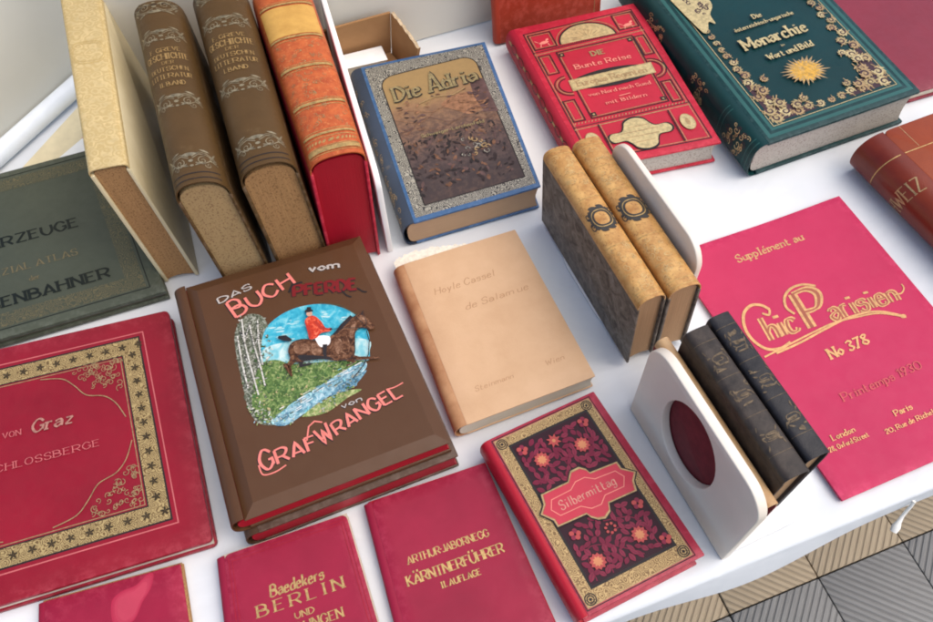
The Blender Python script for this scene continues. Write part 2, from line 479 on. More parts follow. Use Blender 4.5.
# ------------------------------------------------------------------ camera, light
H0 = .7
cam = bpy.data.cameras.new('camera'); co = bpy.data.objects.new('camera', cam); COL.objects.link(co)
tl, ro = R(31.2), R(-3.2)
F = Vector((0, math.sin(tl), -math.cos(tl))); U = Vector((0, math.cos(tl), math.sin(tl))); X = Vector((1, 0, 0))
X2 = math.cos(ro) * X + math.sin(ro) * U; U2 = -math.sin(ro) * X + math.cos(ro) * U
co.matrix_world = Matrix(((X2.x, U2.x, -F.x, 0), (X2.y, U2.y, -F.y, 0), (X2.z, U2.z, -F.z, H0), (0, 0, 0, 1)))
cam.lens = 31.25; cam.sensor_width = 36; cam.clip_start = .02; cam.clip_end = 100
SC.camera = co
SC.cycles.filter_width = 1.9
SUN_EL, SUN_AZ = 58, -12      # azimuth measured from +x, counter-clockwise
w = bpy.data.worlds.new('World'); SC.world = w; w.use_nodes = True
sky = w.node_tree.nodes.new('ShaderNodeTexSky'); sky.sky_type = 'NISHITA'; sky.sun_disc = False
sky.sun_elevation = R(SUN_EL); sky.sun_rotation = R(90 - SUN_AZ); sky.dust_density = 3.0; sky.air_density = 1.0; sky.ozone_density = .6
bg = w.node_tree.nodes['Background']; bg.inputs['Strength'].default_value = .115
w.node_tree.links.new(sky.outputs[0], bg.inputs['Color'])
sun = bpy.data.lights.new('sun', 'SUN'); sun.energy = 1.2; sun.angle = R(75); sun.color = (1, .94, .85)
so = bpy.data.objects.new('sun', sun); COL.objects.link(so)
dv = Vector((math.cos(R(SUN_AZ)) * math.cos(R(SUN_EL)), math.sin(R(SUN_AZ)) * math.cos(R(SUN_EL)), math.sin(R(SUN_EL))))
so.rotation_euler = dv.to_track_quat('Z', 'Y').to_euler(); so.location = dv * 3
SC.view_settings.view_transform = 'Standard'; SC.view_settings.look = 'None'; SC.view_settings.gamma = 1
SC.view_settings.exposure = .86

# ------------------------------------------------------------------ table, cloth, ground
TO = Vector((.2, .155)); EX = Vector((math.cos(R(17.7)), math.sin(R(17.7)))); EY = Vector((-EX.y, EX.x))
def tw(u, v, z): p = TO + EX * u + EY * v; return Vector((p.x, p.y, z))
class TFrame:
    def __init__(s, z0=0): s.P = [[[tw(u, v, z0 + z) for z in (0, 1)] for v in (0, 1)] for u in (0, 1)]
    def __call__(s, p): return tw(p[0], p[1], p[2])
def top_mesh(name, mb, kind=None, smooth=35):
    me = bpy.data.meshes.new(name); me.from_pydata([tw(*v) for v in mb.v], [], mb.f); finish(me, mb, smooth)
    o = bpy.data.objects.new(name, me); COL.objects.link(o)
    if kind: o['kind'] = kind
    return o
class TThing(Thing):
    """a thing laid out in the table's own axes"""
    def __init__(s, name, label, cat, u, v, z, group=None):
        s.fr = lambda p: tw(p[0], p[1], p[2])
        o = bpy.data.objects.new(name, None); COL.objects.link(o); o.empty_display_size = .03
        o.location = tw(u, v, z); o.rotation_euler = (0, 0, R(17.7)); o['label'] = label; o['category'] = cat
        if group: o['group'] = group
        s.o = o; s.inv = (Matrix.Translation(o.location) @ Matrix.Rotation(R(17.7), 4, 'Z')).inverted()

t = NT('white_cloth')
n = t.noise(t.vec(), 9, 4)
c = t.ramp(n, [(.3, (.66, .685, .70)), (.7, (.73, .745, .755))])
nb = t.bump(t.noise(t.vec(scale=(1, 1.6, 1)), 8, 3, .5, .8), .5, .010)
nb = t.bump(t.noise(t.vec(), 1500, 2), .25, .0003, nb)
M['cloth'] = t.done(c, .8, nb, 0, .2)
t = NT('table_wood')
M['wood'] = t.done(t.ramp(t.noise(t.vec(scale=(1, 14, 14)), 8, 5), [(.3, (.20, .11, .05)), (.7, (.32, .19, .09))]), .5)

def cloth_z(u, v):
    q = .5 + .25 * math.sin(u * 9 + 2 * math.sin(v * 7)) + .25 * math.sin(v * 11 + u * 4)
    cr = 0
    for k, (pu, amp) in enumerate(((-.60, .0009), (-.22, .0009), (.17, .0010), (.55, .0009))): cr = max(cr, amp * math.exp(-((u - pu) / .003) ** 2))
    for pv in (.18, .44, .7): cr = max(cr, .0009 * math.exp(-((v - pv) / .003) ** 2))
    return -.0021 * q + cr - .0010
tab = TThing('table', 'table under the white cloth, its legs in shade above the deck', 'table', 0, .45, -.72)
g = MB(); rbox(g, (-1.05, .012, -.032), (1.15, .93, -.006), M['wood'], .002); tab.part('table_top', g)
for lu in (-.95, 1.05):
    for lv in (.12, .84):
        g = MB(); rbox(g, (lu - .025, lv - .025, -.7195), (lu + .025, lv + .025, -.0325), M['wood'], .003); tab.part('leg', g)
clo = TThing('tablecloth', 'white cloth covering the table under all the books', 'tablecloth', 0, .45, 0)
g = MB(); nu = 260; us = [-1.07 + 2.24 * i / nu for i in range(nu + 1)]
def hemw(u): return .5 + .5 * math.sin(u * 15 + 1.2 * math.sin(u * 7) + .6)
prof = []
for i in range(11): prof.append(('b', i / 10))
nv = 150
rows = []
for u in us:
    row = []
    hw = hemw(u)
    zd = -.046 - .008 * math.sin(u * 13 + 1) - .004 * math.sin(u * 37)
    for k in range(9):                              # front drop, hem first
        f = 1 - k / 8
        row.append((u, -.003 - .0075 * hw * f, -.008 + (zd + .008) * f))
    for k in range(1, 6):                           # rounded edge
        a = R(90) * k / 6
        row.append((u, .006 - .009 * math.cos(a) , -.008 + .0074 * math.sin(a)))
    for k in range(nv + 1):
        v = .008 + .93 * k / nv
        row.append((u, v, cloth_z(u, v) * min(1, k / 3) - .0006 * max(0, 1 - k / 3)))
    for k in range(1, 6): row.append((u, .945, -.004 - .03 * k))
    rows.append(row)
nr = len(rows[0])
g.add([p for r in rows for p in r], [(i * nr + j, (i + 1) * nr + j, (i + 1) * nr + j + 1, i * nr + j + 1) for i in range(nu) for j in range(nr - 1)], M['cloth'])
clo.part('cloth', g, smooth=60)
M['cord'] = plain_mat('white_cord', (.82, .80, .74), .6)
def tube(mb, pts, r, m, n=8):
    P = [Vector(p) for p in pts]; vs = []; fs = []
    for i, p in enumerate(P):
        tdir = (P[min(i + 1, len(P) - 1)] - P[max(0, i - 1)]).normalized()
        a = tdir.cross(Vector((0, 0, 1)));  a = a.normalized() if a.length > .05 else Vector((1, 0, 0)); b = tdir.cross(a)
        rr = r(i / (len(P) - 1)) if callable(r) else r
        for k in range(n):
            t_ = 2 * math.pi * k / n; vs.append(p + a * rr * math.cos(t_) + b * rr * math.sin(t_))
    for i in range(len(P) - 1):
        for k in range(n): fs.append((i * n + k, i * n + (k + 1) % n, (i + 1) * n + (k + 1) % n, (i + 1) * n + k))
    fs += [tuple(range(n))[::-1], tuple((len(P) - 1) * n + k for k in range(n))]
    mb.add(vs, fs, m)
g = MB()
tube(g, [(.186, -.0175, -.0570), (.189, -.0150, -.0535), (.192, -.0125, -.0500), (.196, -.0095, -.0455), (.199, -.0075, -.0400), (.2015, -.0060, -.0340), (.203, -.0040, -.0270)], lambda t: .0016 + .0026 * math.exp(-((t - .12) / .2) ** 2), M['cord'])
clo.part('hem_cord', g, smooth=60)

def deck_mat(name, c1, c2):
    t = NT(name)
    x = t.new('ShaderNodeSeparateXYZ'); t.l.new(t.at.outputs['Vector'], x.inputs[0])
    wv = t.math('SINE', t.math('MULTIPLY', x.outputs['X'], 2 * math.pi / .0105))
    k = t.ramp(t.math('ADD', t.math('MULTIPLY', wv, .5), .5), [(.10, (.25, .25, .25)), (.5, (1, 1, 1))])
    n = t.noise(t.vec(scale=(40, 4, 1)), 5, 5, .65)
    c = t.ramp(n, [(.3, c1), (.7, c2)])
    c = t.mix(k, sc3(c1, .68), c)
    c = t.mix(t.math('MULTIPLY', t.noise(t.vec(), 7, 5), .45), c, sc3(c2, .7))
    return t.done(c, .75, t.bump(k, .7, .003), 0, .25)
M['grout'] = plain_mat('grey_grout', (.16, .15, .135), .9)
M['deck_tan'] = deck_mat('tan_ribbed_deck', (.36, .285, .19), (.45, .36, .245))
M['deck_grey'] = deck_mat('grey_ribbed_deck', (.225, .22, .21), (.30, .295, .28))
g = MB(); FO = Vector((.412 + .005 * EX.x, .248 + .005 * EX.y)) - TO
fu, fv = FO.dot(EX), FO.dot(EY); p_ = .172
gr = MB(); gr.add([(-4, -4, -.775), (5, -4, -.775), (5, 5, -.775), (-4, 5, -.775)], [(0, 1, 2, 3)], M['grout']); 
top_mesh('ground', gr, 'structure', 0)
vs_rest = []
def deck_tile(mb, i, j, m):
    u0, v0 = fu + i * p_, fv + j * p_
    gap = .0011
    lo = (u0 + gap, v0 + gap); hi = (u0 + p_ - gap, v0 + p_ - gap)
    n0 = len(mb.v); rbox(mb, (lo[0], lo[1], -.773), (hi[0], hi[1], -.75 - .0012 * ((i * 7 + j * 3) % 3)), m, .002, seg=2)
    d = R(45) if (i + j) % 2 else R(-45)
    c, s_ = math.cos(d), math.sin(d)
    for k in range(n0, len(mb.v)):
        x, y, z = mb.v[k]; xx, yy = x - u0 + i * 3.17 * .0105, y - v0
        vs_rest.append((xx * c - yy * s_, xx * s_ + yy * c + i * .9 + j * 1.7, z))
fl = MB()
for i in range(-14, 16):
    for j in range(-9, 10):
        deck_tile(fl, i, j, M['deck_tan'] if j in (0, 4, 5) else M['deck_grey'])
me = bpy.data.meshes.new('floor'); me.from_pydata([tw(*v) for v in fl.v], [], fl.f)
fl.v = vs_rest; finish(me, fl, 35)
o = bpy.data.objects.new('floor', me); COL.objects.link(o); o['kind'] = 'structure'

# ------------------------------------------------------------------ pale boards, papers, carton behind the books
M['board'] = plain_mat('pale_grey_board', (.68, .655, .57), .55, .05, .3, 6)
M['rail'] = plain_mat('white_rail', (.80, .84, .88), .35, .04)
def line_frame(p, q, th, H, z0=0, side=1, lean=(0, 0)):
    """thin upright slab: a along p->q, b through thickness, c up"""
    p, q = Vector(p), Vector(q); d = (q - p).normalized(); nn = Vector((-d.y, d.x)) * side
    P = [[[None] * 2, [None] * 2], [[None] * 2, [None] * 2]]
    for i, e in enumerate((p, q)):
        for j in (0, 1):
            f = e + nn * th * j
            P[i][j][0] = Vector((f.x, f.y, z0)); P[i][j][1] = Vector((f.x + lean[0], f.y + lean[1], z0 + H))
    return Frame(P, (q - p).length, th, H)
fr = line_frame((-.556, .638), (-.43, .836), .006, .5)
b1 = Thing('display_board', 'pale grey board with a white rounded foot rail, standing behind the green atlas', 'board', fr, 'pale boards behind the books')
g = MB(); rbox(g, (0, 0, .012), (fr.W, .006, .5), M['board'], .001); b1.part('panel', g)
g = MB()
sec = [(-.012 + .011 * math.cos(R(a)), .0125 + .012 * math.sin(R(a))) for a in range(0, 360, 20)]
vs = []; n = len(sec)
for x in (0, fr.W): vs += [(x, y, z) for y, z in sec]
g.add(vs, [(i, (i + 1) % n, n + (i + 1) % n, n + i) for i in range(n)] + [tuple(range(n))[::-1], tuple(range(n, 2 * n))], M['rail'])
b1.part('foot_rail', g, smooth=60)
p0 = TO + EX * -.36 + EY * .716; p1 = TO + EX * .32 + EY * .716
fr = line_frame(p0, p1, .006, .45)
b2 = Thing('display_board', 'pale grey board standing behind the carton and the rust red book', 'board', fr, 'pale boards behind the books')
g = MB(); rbox(g, (0, 0, .0), (fr.W, .006, .45), M['board'], .001); b2.part('panel', g)

def sheet(name, label, cat, pts, z, m, th=.0004):
    c = Vector((sum(p[0] for p in pts) / len(pts), sum(p[1] for p in pts) / len(pts)))
    o = bpy.data.objects.new(name, None); COL.objects.link(o); o.empty_display_size = .02
    o.location = (c.x, c.y, z); o['label'] = label; o['category'] = cat
    def part(nm, polys):
        g = MB()
        for q, zz, mm in polys:
            n = len(q); A = 0
            for i in range(n): A += q[i][0] * q[(i + 1) % n][1] - q[(i + 1) % n][0] * q[i][1]
            if A < 0: q = q[::-1]
            vs = [(x - c.x, y - c.y, zz) for x, y in q] + [(x - c.x, y - c.y, zz - th) for x, y in q]
            g.add(vs, [tuple(range(n)), tuple(range(2 * n - 1, n - 1, -1))] + [(i, n + i, n + (i + 1) % n, (i + 1) % n) for i in range(n)], mm)
        me = bpy.data.meshes.new(nm); me.from_pydata(g.v, [], g.f); finish(me, g, 0)
        ob = bpy.data.objects.new(nm, me); COL.objects.link(ob); ob.parent = o
    part('paper', [(pts, .0, m)])
    return part
M['cream_paper'] = plain_mat('cream_paper', (.72, .62, .40), .7, .08)
M['white_paper'] = plain_mat('white_paper', (.82, .82, .80), .6, .04)
M['print_dark'] = plain_mat('dark_print', (.03, .04, .07), .5)
M['print_green'] = plain_mat('green_print', (.35, .62, .38), .5)
M['print_pink'] = plain_mat('pink_print', (.72, .40, .32), .5)
sheet('paper_sheet', 'cream paper sheet lying between the green atlas and the pale board', 'paper', [(-.505, .645), (-.385, .681), (-.41, .80), (-.432, .795)], .001, M['cream_paper'])
pt = sheet('leaflet', 'white printed leaflet with a dark blot beside the vellum book', 'leaflet', [(-.465, .657), (-.375, .684), (-.375, .752), (-.400, .745)], .0022, M['white_paper'])
pt('print', [([(-.431, .683), (-.424, .679), (-.414, .684), (-.412, .691), (-.418, .694), (-.423, .691), (-.427, .694)], .0004, M['print_dark']),
             ([(-.426, .716), (-.403, .742), (-.398, .742), (-.412, .722), (-.42, .71)], .0004, M['print_green']),
             ([(-.442, .690), (-.43, .705), (-.425, .703), (-.434, .688)], .0004, M['print_pink'])])

M['carton'] = leather_mat('brown_cardboard', (.30, .155, .065), (.40, .215, .095), .8, 12, .2)
M['carton_torn'] = plain_mat('torn_cardboard_edge', (.50, .38, .24), .9, .25, .2, 300)
fr = flat_frame([(-.165, .784), (-.073, .8125), (-.046, .765), (-.15, .735)], .095, .05, .06, amp=0)
bx = Thing('carton', 'open brown cardboard carton with a torn flap behind the blue book', 'box', fr)
def hexa(mb, q, m): mb.add(q, [(0, 3, 2, 1), (4, 5, 6, 7), (0, 1, 5, 4), (1, 2, 6, 5), (2, 3, 7, 6), (3, 0, 4, 7)], m)
class WThing(Thing):
    def __init__(s, t): s.o = t.o; s.inv = t.inv; s.fr = lambda p: Vector(p)
wb = WThing(bx)
g = MB(); hexa(g, [(-.166, .781, 0), (-.0765, .8085, 0), (-.0775, .8115, 0), (-.167, .784, 0), (-.166, .775, .062), (-.0705, .804, .064), (-.0715, .807, .064), (-.167, .778, .062)], M['carton']); wb.part('back_wall', g)
g = MB()
N = 14; vs = []
for i in range(N + 1):
    t = i / N; bx0, by0 = -.0757 + .026 * t, .8075 - .044 * t
    tx, ty, tz = -.0700 + .030 * t, .8030 - .041 * t, .0645 - .021 * t ** 1.3 + .0014 * math.sin(i * 2.3) * (0 if i < 1 else 1)
    vs += [(bx0, by0, 0), (tx, ty, tz), (tx + .0035, ty + .0015, tz + .0008 * math.cos(i * 3.1)), (bx0 + .003, by0 + .001, 0)]
side = []; rim = []
for i in range(N):
    a, b = 4 * i, 4 * i + 4
    side += [(a, b, b + 1, a + 1), (a + 2, b + 2, b + 3, a + 3)]; rim += [(a + 1, b + 1, b + 2, a + 2)]
g.add(vs, side + [(0, 1, 2, 3), (4 * N + 3, 4 * N + 2, 4 * N + 1, 4 * N)], M['carton']); g.add(vs, rim, M['carton_torn'])
wb.part('torn_flap', g)
g = MB(); hexa(g, [(-.165, .737, 0), (-.052, .764, 0), (-.077, .807, 0), (-.165, .78, 0), (-.165, .737, .003), (-.052, .764, .003), (-.077, .807, .003), (-.165, .78, .003)], M['carton']); wb.part('bottom', g)
g = MB(); hexa(g, [(-.166, .732, 0), (-.163, .732, 0), (-.163, .779, 0), (-.166, .779, 0), (-.169, .73, .05), (-.166, .73, .05), (-.166, .776, .06), (-.169, .776, .06)], M['carton']); wb.part('side_wall', g)
fr = flat_frame([(-.158, .776), (-.086, .796), (-.078, .771), (-.155, .752)], .075, .026, .020, z0=.0032, amp=0)
bk = Book('book', 'small white paper-covered block lying in the cardboard carton', fr, M['white_paper'], M['white_paper'], M['page_cream'], tb=.001, ra=.006, ov=.001)

# ------------------------------------------------------------------ book ends
M['enamel'] = plain_mat('cream_enamel', (.76, .68, .57), .35, .04, .4, 20); M['enamel_w'] = plain_mat('white_enamel', (.84, .83, .80), .35, .03, .4, 20)
def bookend(label, p, q, th, H, hole=None, base=None, side=1, r=.026, z0=0, m='enamel'):
    fr = line_frame(p, q, th, H, z0, side)
    t = Thing('book_end', label, 'book end', fr, 'cream metal book ends')
    W = fr.W
    out = []
    def arc(cx, cz, a0, a1, n=10):
        for i in range(n + 1):
            a = R(a0 + (a1 - a0) * i / n); out.append((cx + r * math.cos(a), cz + r * math.sin(a)))
    out.append((0, 0)); out.append((W, 0)); arc(W - r, H - r, 0, 90); arc(r, H - r, 90, 180)
    bm = bmesh.new()
    def loop(pts): return [bm.verts.new((x, 0, z)) for x, z in pts]
    lv = [loop(out)]
    if hole:
        cx, cz, rx, rz, sk = hole
        lv.append(loop([(cx + rx * math.cos(2 * math.pi * i / 40) + sk * math.sin(2 * math.pi * i / 40), cz + rz * math.sin(2 * math.pi * i / 40)) for i in range(40)]))
    es = []
    for l in lv:
        for i in range(len(l)): es.append(bm.edges.new((l[i], l[(i + 1) % len(l)])))
    bmesh.ops.triangle_fill(bm, edges=es, use_beauty=True)
    bmesh.ops.dissolve_limit(bm, angle_limit=.01, verts=bm.verts[:], edges=[e for e in bm.edges if len(e.link_faces) == 2])
    ex = bmesh.ops.extrude_face_region(bm, geom=bm.faces[:])
    for v in ex['geom']:
        if isinstance(v, bmesh.types.BMVert): v.co.y = th
    bmesh.ops.recalc_face_normals(bm, faces=bm.faces[:])
    bev = [e for e in bm.edges if len(e.link_faces) == 2 and e.calc_face_angle(0) > R(60) and abs(e.verts[0].co.y - e.verts[1].co.y) < 1e-6]
    bmesh.ops.bevel(bm, geom=bev, offset=.0012, segments=3, affect='EDGES', profile=.5)
    g = MB(); from_bm(g, bm, M[m]); t.part('upright', g)
    if base:
        bw, sg = base
        g = MB(); y0, y1 = (th, th + bw) if sg > 0 else (-bw, 0)
        yf = y1 if sg > 0 else y0
        rr = .045; pts = [(0.002, y0 if sg > 0 else y1), (W - .002, y0 if sg > 0 else y1)]
        for i in range(9):
            a = R(90 * i / 8); pts.append((W - .002 - rr + rr * math.cos(a), yf - sg * rr + sg * rr * math.sin(a)))
        for i in range(9):
            a = R(90 + 90 * i / 8); pts.append((.002 + rr + rr * math.cos(a), yf - sg * rr + sg * rr * math.sin(a)))
        n = len(pts); zt = .0026
        vs = [(x, y, .0003) for x, y in pts] + [(x, y, zt) for x, y in pts]
        fs = [tuple(range(n)), tuple(range(n, 2 * n))] + [(i, (i + 1) % n, n + (i + 1) % n, n + i) for i in range(n)]
        g.add(vs, fs, M['enamel_w']); t.part('base_plate', g)
    return t
NP0, NP1 = (.1475, .3075), (.203, .164)
ND = (Vector(NP1) - Vector(NP0)).normalized(); NN = Vector((-ND.y, ND.x))
bookend('cream book end with an oval hole, standing left of the two black books', NP0, NP1, .0085, .132, (.072, .072, .036, .050, 0), (.105, 1), 1)
MD = Vector((math.cos(R(-69.3)), math.sin(R(-69.3)))); MN = Vector((-MD.y, MD.x))
fp1 = Vector((.2045, .392)); fp0 = fp1 - MD * .153
bookend('cream book end to the right of the two mottled tan spines', fp0, fp1, .006, .125, None, (.064, -1), 1)
lp0, lp1 = Vector((-.1475, .790)), Vector((-.0795, .502))
bookend('thin white book end pressed against the orange spine, beside the carton', lp0, lp1, .006, .12, None, None, 1, .02, 0, 'enamel_w')

def nstand(off0, off1, s0, s1):
    """top quad for books leaning on the near book end: offsets along its normal and positions along it"""
    f = lambda s, o: tuple(Vector(NP0) + ND * s + NN * o)
    return [f(s0, off0), f(s0, off1), f(s1, off1), f(s1, off0)]
M['black_leather'] = leather_mat('black_leather', (.010, .010, .013), (.034, .030, .030), .42, 90, .28)
M['black_leather2'] = leather_mat('brown_black_leather', (.018, .014, .013), (.060, .045, .036), .45, 90, .28)
M['maroon_cover'] = leather_mat('maroon_mottled_paper', (.12, .012, .018), (.20, .022, .030), .6, 90, .3)
M['tan_leather'] = leather_mat('tan_leather', (.38, .21, .09), (.58, .38, .19), .45, 30, .45)
fr = stand_frame(nstand(.0090, .0225, -.006, .149), .108, .155, .0135, z0=.003)
Book('book', 'thin maroon book with a tan spine squeezed behind the oval hole of the book end', fr, M['maroon_cover'], M['tan_leather'], M['page_tan'], 'books between the book ends', ra=.009, tb=.0018)
fr = stand_frame(nstand(.0245, .0475, .006, .141), .128, .135, .023, z0=.003)
k1 = Book('book', 'worn dark brown-black leather book touching the tan spine', fr, M['black_leather2'], M['black_leather2'], M['page_tan'], 'books between the book ends', ra=.0095, e=.5, tb=.002)
fr = stand_frame(nstand(.0485, .0695, .002, .135), .128, .133, .021, z0=.003)
k2 = Book('book', 'black leather book with gilt spine flowers next to the raspberry portfolio', fr, M['black_leather'], M['black_leather'], M['page_tan'], 'books between the book ends', ra=.009, e=.5, tb=.002)
for k in (k1, k2):
    d = Deco(k.spine_map())
    for b in (.02, .053, .088, .121):
        d.strip([(-k.H * .6, b), (k.H * .6, b)], .0004, M['gold_dim'], .002); k.part('spine_rule', d.mb, k.spine); d = Deco(k.spine_map())
    for b0 in (.034, .07, .104):
        for i in range(14): d.leaf(rnd.uniform(-.007, .007), b0 + rnd.uniform(-.011, .011), .005, .0016, rnd.uniform(0, 3.1), M['gold_dim'])
        d.spiral(0, b0, .004, rnd.uniform(0, 6), 1.2, .0006, M['gold_dim'])
        k.part('spine_flower', d.mb, k.spine); d = Deco(k.spine_map())

# mottled pair
t = NT('marbled_grey_paper')
v = t.vec()
c = t.ramp(t.noise(v, 70, 6, .7, 1.2), [(.35, (.065, .050, .038)), (.5, (.145, .12, .092)), (.66, (.24, .205, .165))])
M['marbled'] = t.done(c, .6, t.bump(t.noise(v, 300, 3), .2, .0003), 0, .3)
M['mottled'] = leather_mat('mottled_calf', (.36, .155, .035), (.64, .37, .12), .4, 80, .5, (.22, .09, .03))
M['mott_tool'] = gold_mat('spine_tooling', (.66, .45, .19), .3, .45, .6)
M['sl'] = plain_mat('dark_label_leather', (.05, .045, .04), .45)
for q, lab in (([(.082, .533), (.110, .541), (.1735, .365), (.147, .355)], 'mottled tan book of the upright pair, the one with its grey marbled cover showing'),
               ([(.1115, .5425), (.141, .551), (.206, .374), (.1755, .3645)], 'mottled tan book of the upright pair, the one touching the cream book end')):
    fr = stand_frame(q, .104, .188, .0295, z0=.003, shift=(.004, -.002))
    b = Book('book', lab, fr, M['marbled'], M['mottled'], M['page_tan'], 'pair of mottled tan books', ra=.012, tb=.0025, ja=.009)
    d = Deco(b.spine_map())
    for y in (.004, .010, .03, .062, .120, .150, .178, .184):
        d = Deco(b.spine_map()); d.strip([(-.016, y), (.016, y)], .0007, M['gold'], .002); b.part('spine_rule', d.mb, b.spine)
    d = Deco(b.spine_map())
    cy = .094
    d.ring(0, cy, .0090, .0060, M['sl'], .0105)
    for i in range(10):
        a = i * .63; d.leaf(.0105 * math.cos(a), cy + .0135 * math.sin(a), .008, .0042, a + 1.2, M['sl']); d.leaf(.0135 * math.cos(a + .3), cy + .0105 * math.sin(a + .3), .006, .003, a, M['sl'])
    for sgn in (-1, 1):
        d.spiral(sgn * .012, cy + .007, .004, 0, 1.1, .0012, M['sl'], sgn); d.spiral(sgn * .012, cy - .007, .004, 2, 1.1, .0012, M['sl'], -sgn)
    d.up(); d.ring(0, cy, .0088, .0009, M['gold'], .0098)
    b.part('spine_label', d.mb, b.spine); d = Deco(b.spine_map())
    for y0, y1, n_ in ((.034, .060, 14), (.124, .148, 13), (.153, .176, 12), (.013, .028, 8)):
        d = Deco(b.spine_map())
        for i in range(n_): d.spiral(rnd.uniform(-.011, .011), rnd.uniform(y0, y1), rnd.uniform(.002, .004), rnd.uniform(0, 6), 1, .0005, M['mott_tool'], rnd.choice((-1, 1)))
        b.part('spine_tooling', d.mb, b.spine)

M['vellum_emb'] = filigree_mat('embossed_vellum', (.52, .38, .165), (.64, .49, .24), 120, .25, .75, .5, 18)
# ------------------------------------------------------------------ upright books on the left
M['vellum'] = leather_mat('cream_vellum', (.46, .32, .12), (.66, .51, .25), .5, 40, .4)
M['vellum_cover'] = leather_mat('plain_vellum', (.56, .46, .26), (.70, .60, .38), .5, 14, .35)
M['olive_cloth'] = cloth_mat('olive_brown_cloth', (.088, .047, .016), .2, .42, (.17, .11, .05), 1.0, .22)
M['orange_leather'] = leather_mat('orange_red_leather', (.34, .055, .014), (.52, .115, .028), .5, 120, .4, (.60, .22, .07))
M['ochre_label'] = leather_mat('ochre_label', (.46, .24, .05), (.60, .34, .08), .45, 60, .45)
M['gold_sp'] = gold_mat('spine_gold', (.46, .29, .11), .5, .42, .5)
M['silver_gilt'] = gold_mat('tarnished_silver', (.34, .29, .19), .5, .4, .35)
grp = 'upright books with their spines upwards'
# vellum
fr = stand_frame([(-.4055, .738), (-.362, .741), (-.292, .4965), (-.327, .4895)], .163, .252, .036, shift=(.014, -.010))
b = Book('book', 'cream vellum book with an embossed oval, leftmost of the upright books', fr, M['vellum_cover'], M['vellum_emb'], M['page_speck2'], grp, ra=.007, e=.45, tb=.004, ov=.002)
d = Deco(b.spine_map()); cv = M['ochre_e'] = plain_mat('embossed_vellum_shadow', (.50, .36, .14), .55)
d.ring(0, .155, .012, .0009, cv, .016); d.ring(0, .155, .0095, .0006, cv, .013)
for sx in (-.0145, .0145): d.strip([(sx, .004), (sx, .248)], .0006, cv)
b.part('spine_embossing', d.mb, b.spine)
# two brown volumes
def orn(d, y, w, m, flip, q=1.25):
    """three-lobed scroll ornament across a spine"""
    for k in (-1, 1):
        for o_ in (0, .0022 * flip):
            d.strip([(k * .001, y + o_), (k * w * .3, y + o_ + .004 * flip), (k * w * .62, y + o_ + .002 * flip), (k * w * 1.0, y + o_ - .006 * flip)], .0009, m, .002)
        d.strip([(k * .003, y - .006 * flip), (k * w * .4, y - .0085 * flip), (k * w * .75, y - .004 * flip), (k * w * 1.05, y - .009 * flip)], .0010, m, .002)
        d.spiral(k * w * .40, y - .004 * flip, .0050, 1, 1.3, .0008, m, k); d.spiral(k * w * .78, y - .003 * flip, .0038, 2, 1.2, .0008, m, -k)
        d.spiral(k * w * .60, y - .010 * flip, .0034, 3, 1.2, .0007, m, k)
        d.leaf(k * w * .25, y - .0075 * flip, .009, .0022, R(25) * k, m); d.leaf(k * w * .55, y + .0075 * flip, .011, .0022, -R(20) * k, m); d.leaf(k * w * .9, y + .002 * flip, .008, .002, R(50) * k, m)
    d.leaf(0, y + .005 * flip, .014, .004, 0, m); d.disc(0, y - .003 * flip, .0016, m); d.disc(0, y - .009 * flip, .0012, m)
for q, vol, lab, sh in (([(-.3235, .702), (-.2735, .711), (-.2005, .4665), (-.2470, .4585)], 'II. BAND', 'olive brown book lettered II. BAND on its spine', (.008, -.001)),
                    ([(-.2655, .716), (-.2095, .727), (-.1425, .4865), (-.1920, .4720)], 'I. BAND', 'olive brown book lettered I. BAND on its spine', (.006, -.001))):
    fr = stand_frame(q, .160, .258, .050, shift=sh)
    b = Book('book', lab, fr, M['olive_cloth'], M['olive_cloth'], M['page_speck'] if 'II' in vol else M['page_speck2'], grp, ra=.022, tb=.003, ja=.010, e=.85)
    d = Deco(b.spine_map()); w = .024
    def arcw(u, v): return (u, v)
    y0 = .148
    text(d, 'F. GREVE', -.014, y0 + .029, .0055, .028, M['gold_sp'])
    text(d, 'GESCHICHTE', -.021, y0 + .0175, .0080, .042, M['gold_sp'])
    text(d, 'DER', -.004, y0 + .010, .0042, .009, M['gold_sp'])
    text(d, 'DEUTSCHEN', -.018, y0 + .0005, .0055, .036, M['gold_sp'])
    text(d, 'LITTERATUR', -.020, y0 - .010, .0060, .040, M['gold_sp'])
    text(d, vol, -.011, y0 - .021, .0055, .022 if 'II' in vol else .019, M['gold_sp'])
    b.part('spine_title', d.mb, b.spine)
    for y, f in ((.204, 1), (.108, 1), (.030, 1), (.245, -1)):
        d = Deco(b.spine_map()); orn(d, y, w, M['silver_gilt'], f); b.part('spine_scroll', d.mb, b.spine)
    d = Deco(b.spine_map())
    for y in (.0055, .012, .251): d.strip([(-.026, y), (.026, y)], .0012, M['black'], .002)
    b.part('spine_gilding', d.mb, b.spine)
    g = MB()
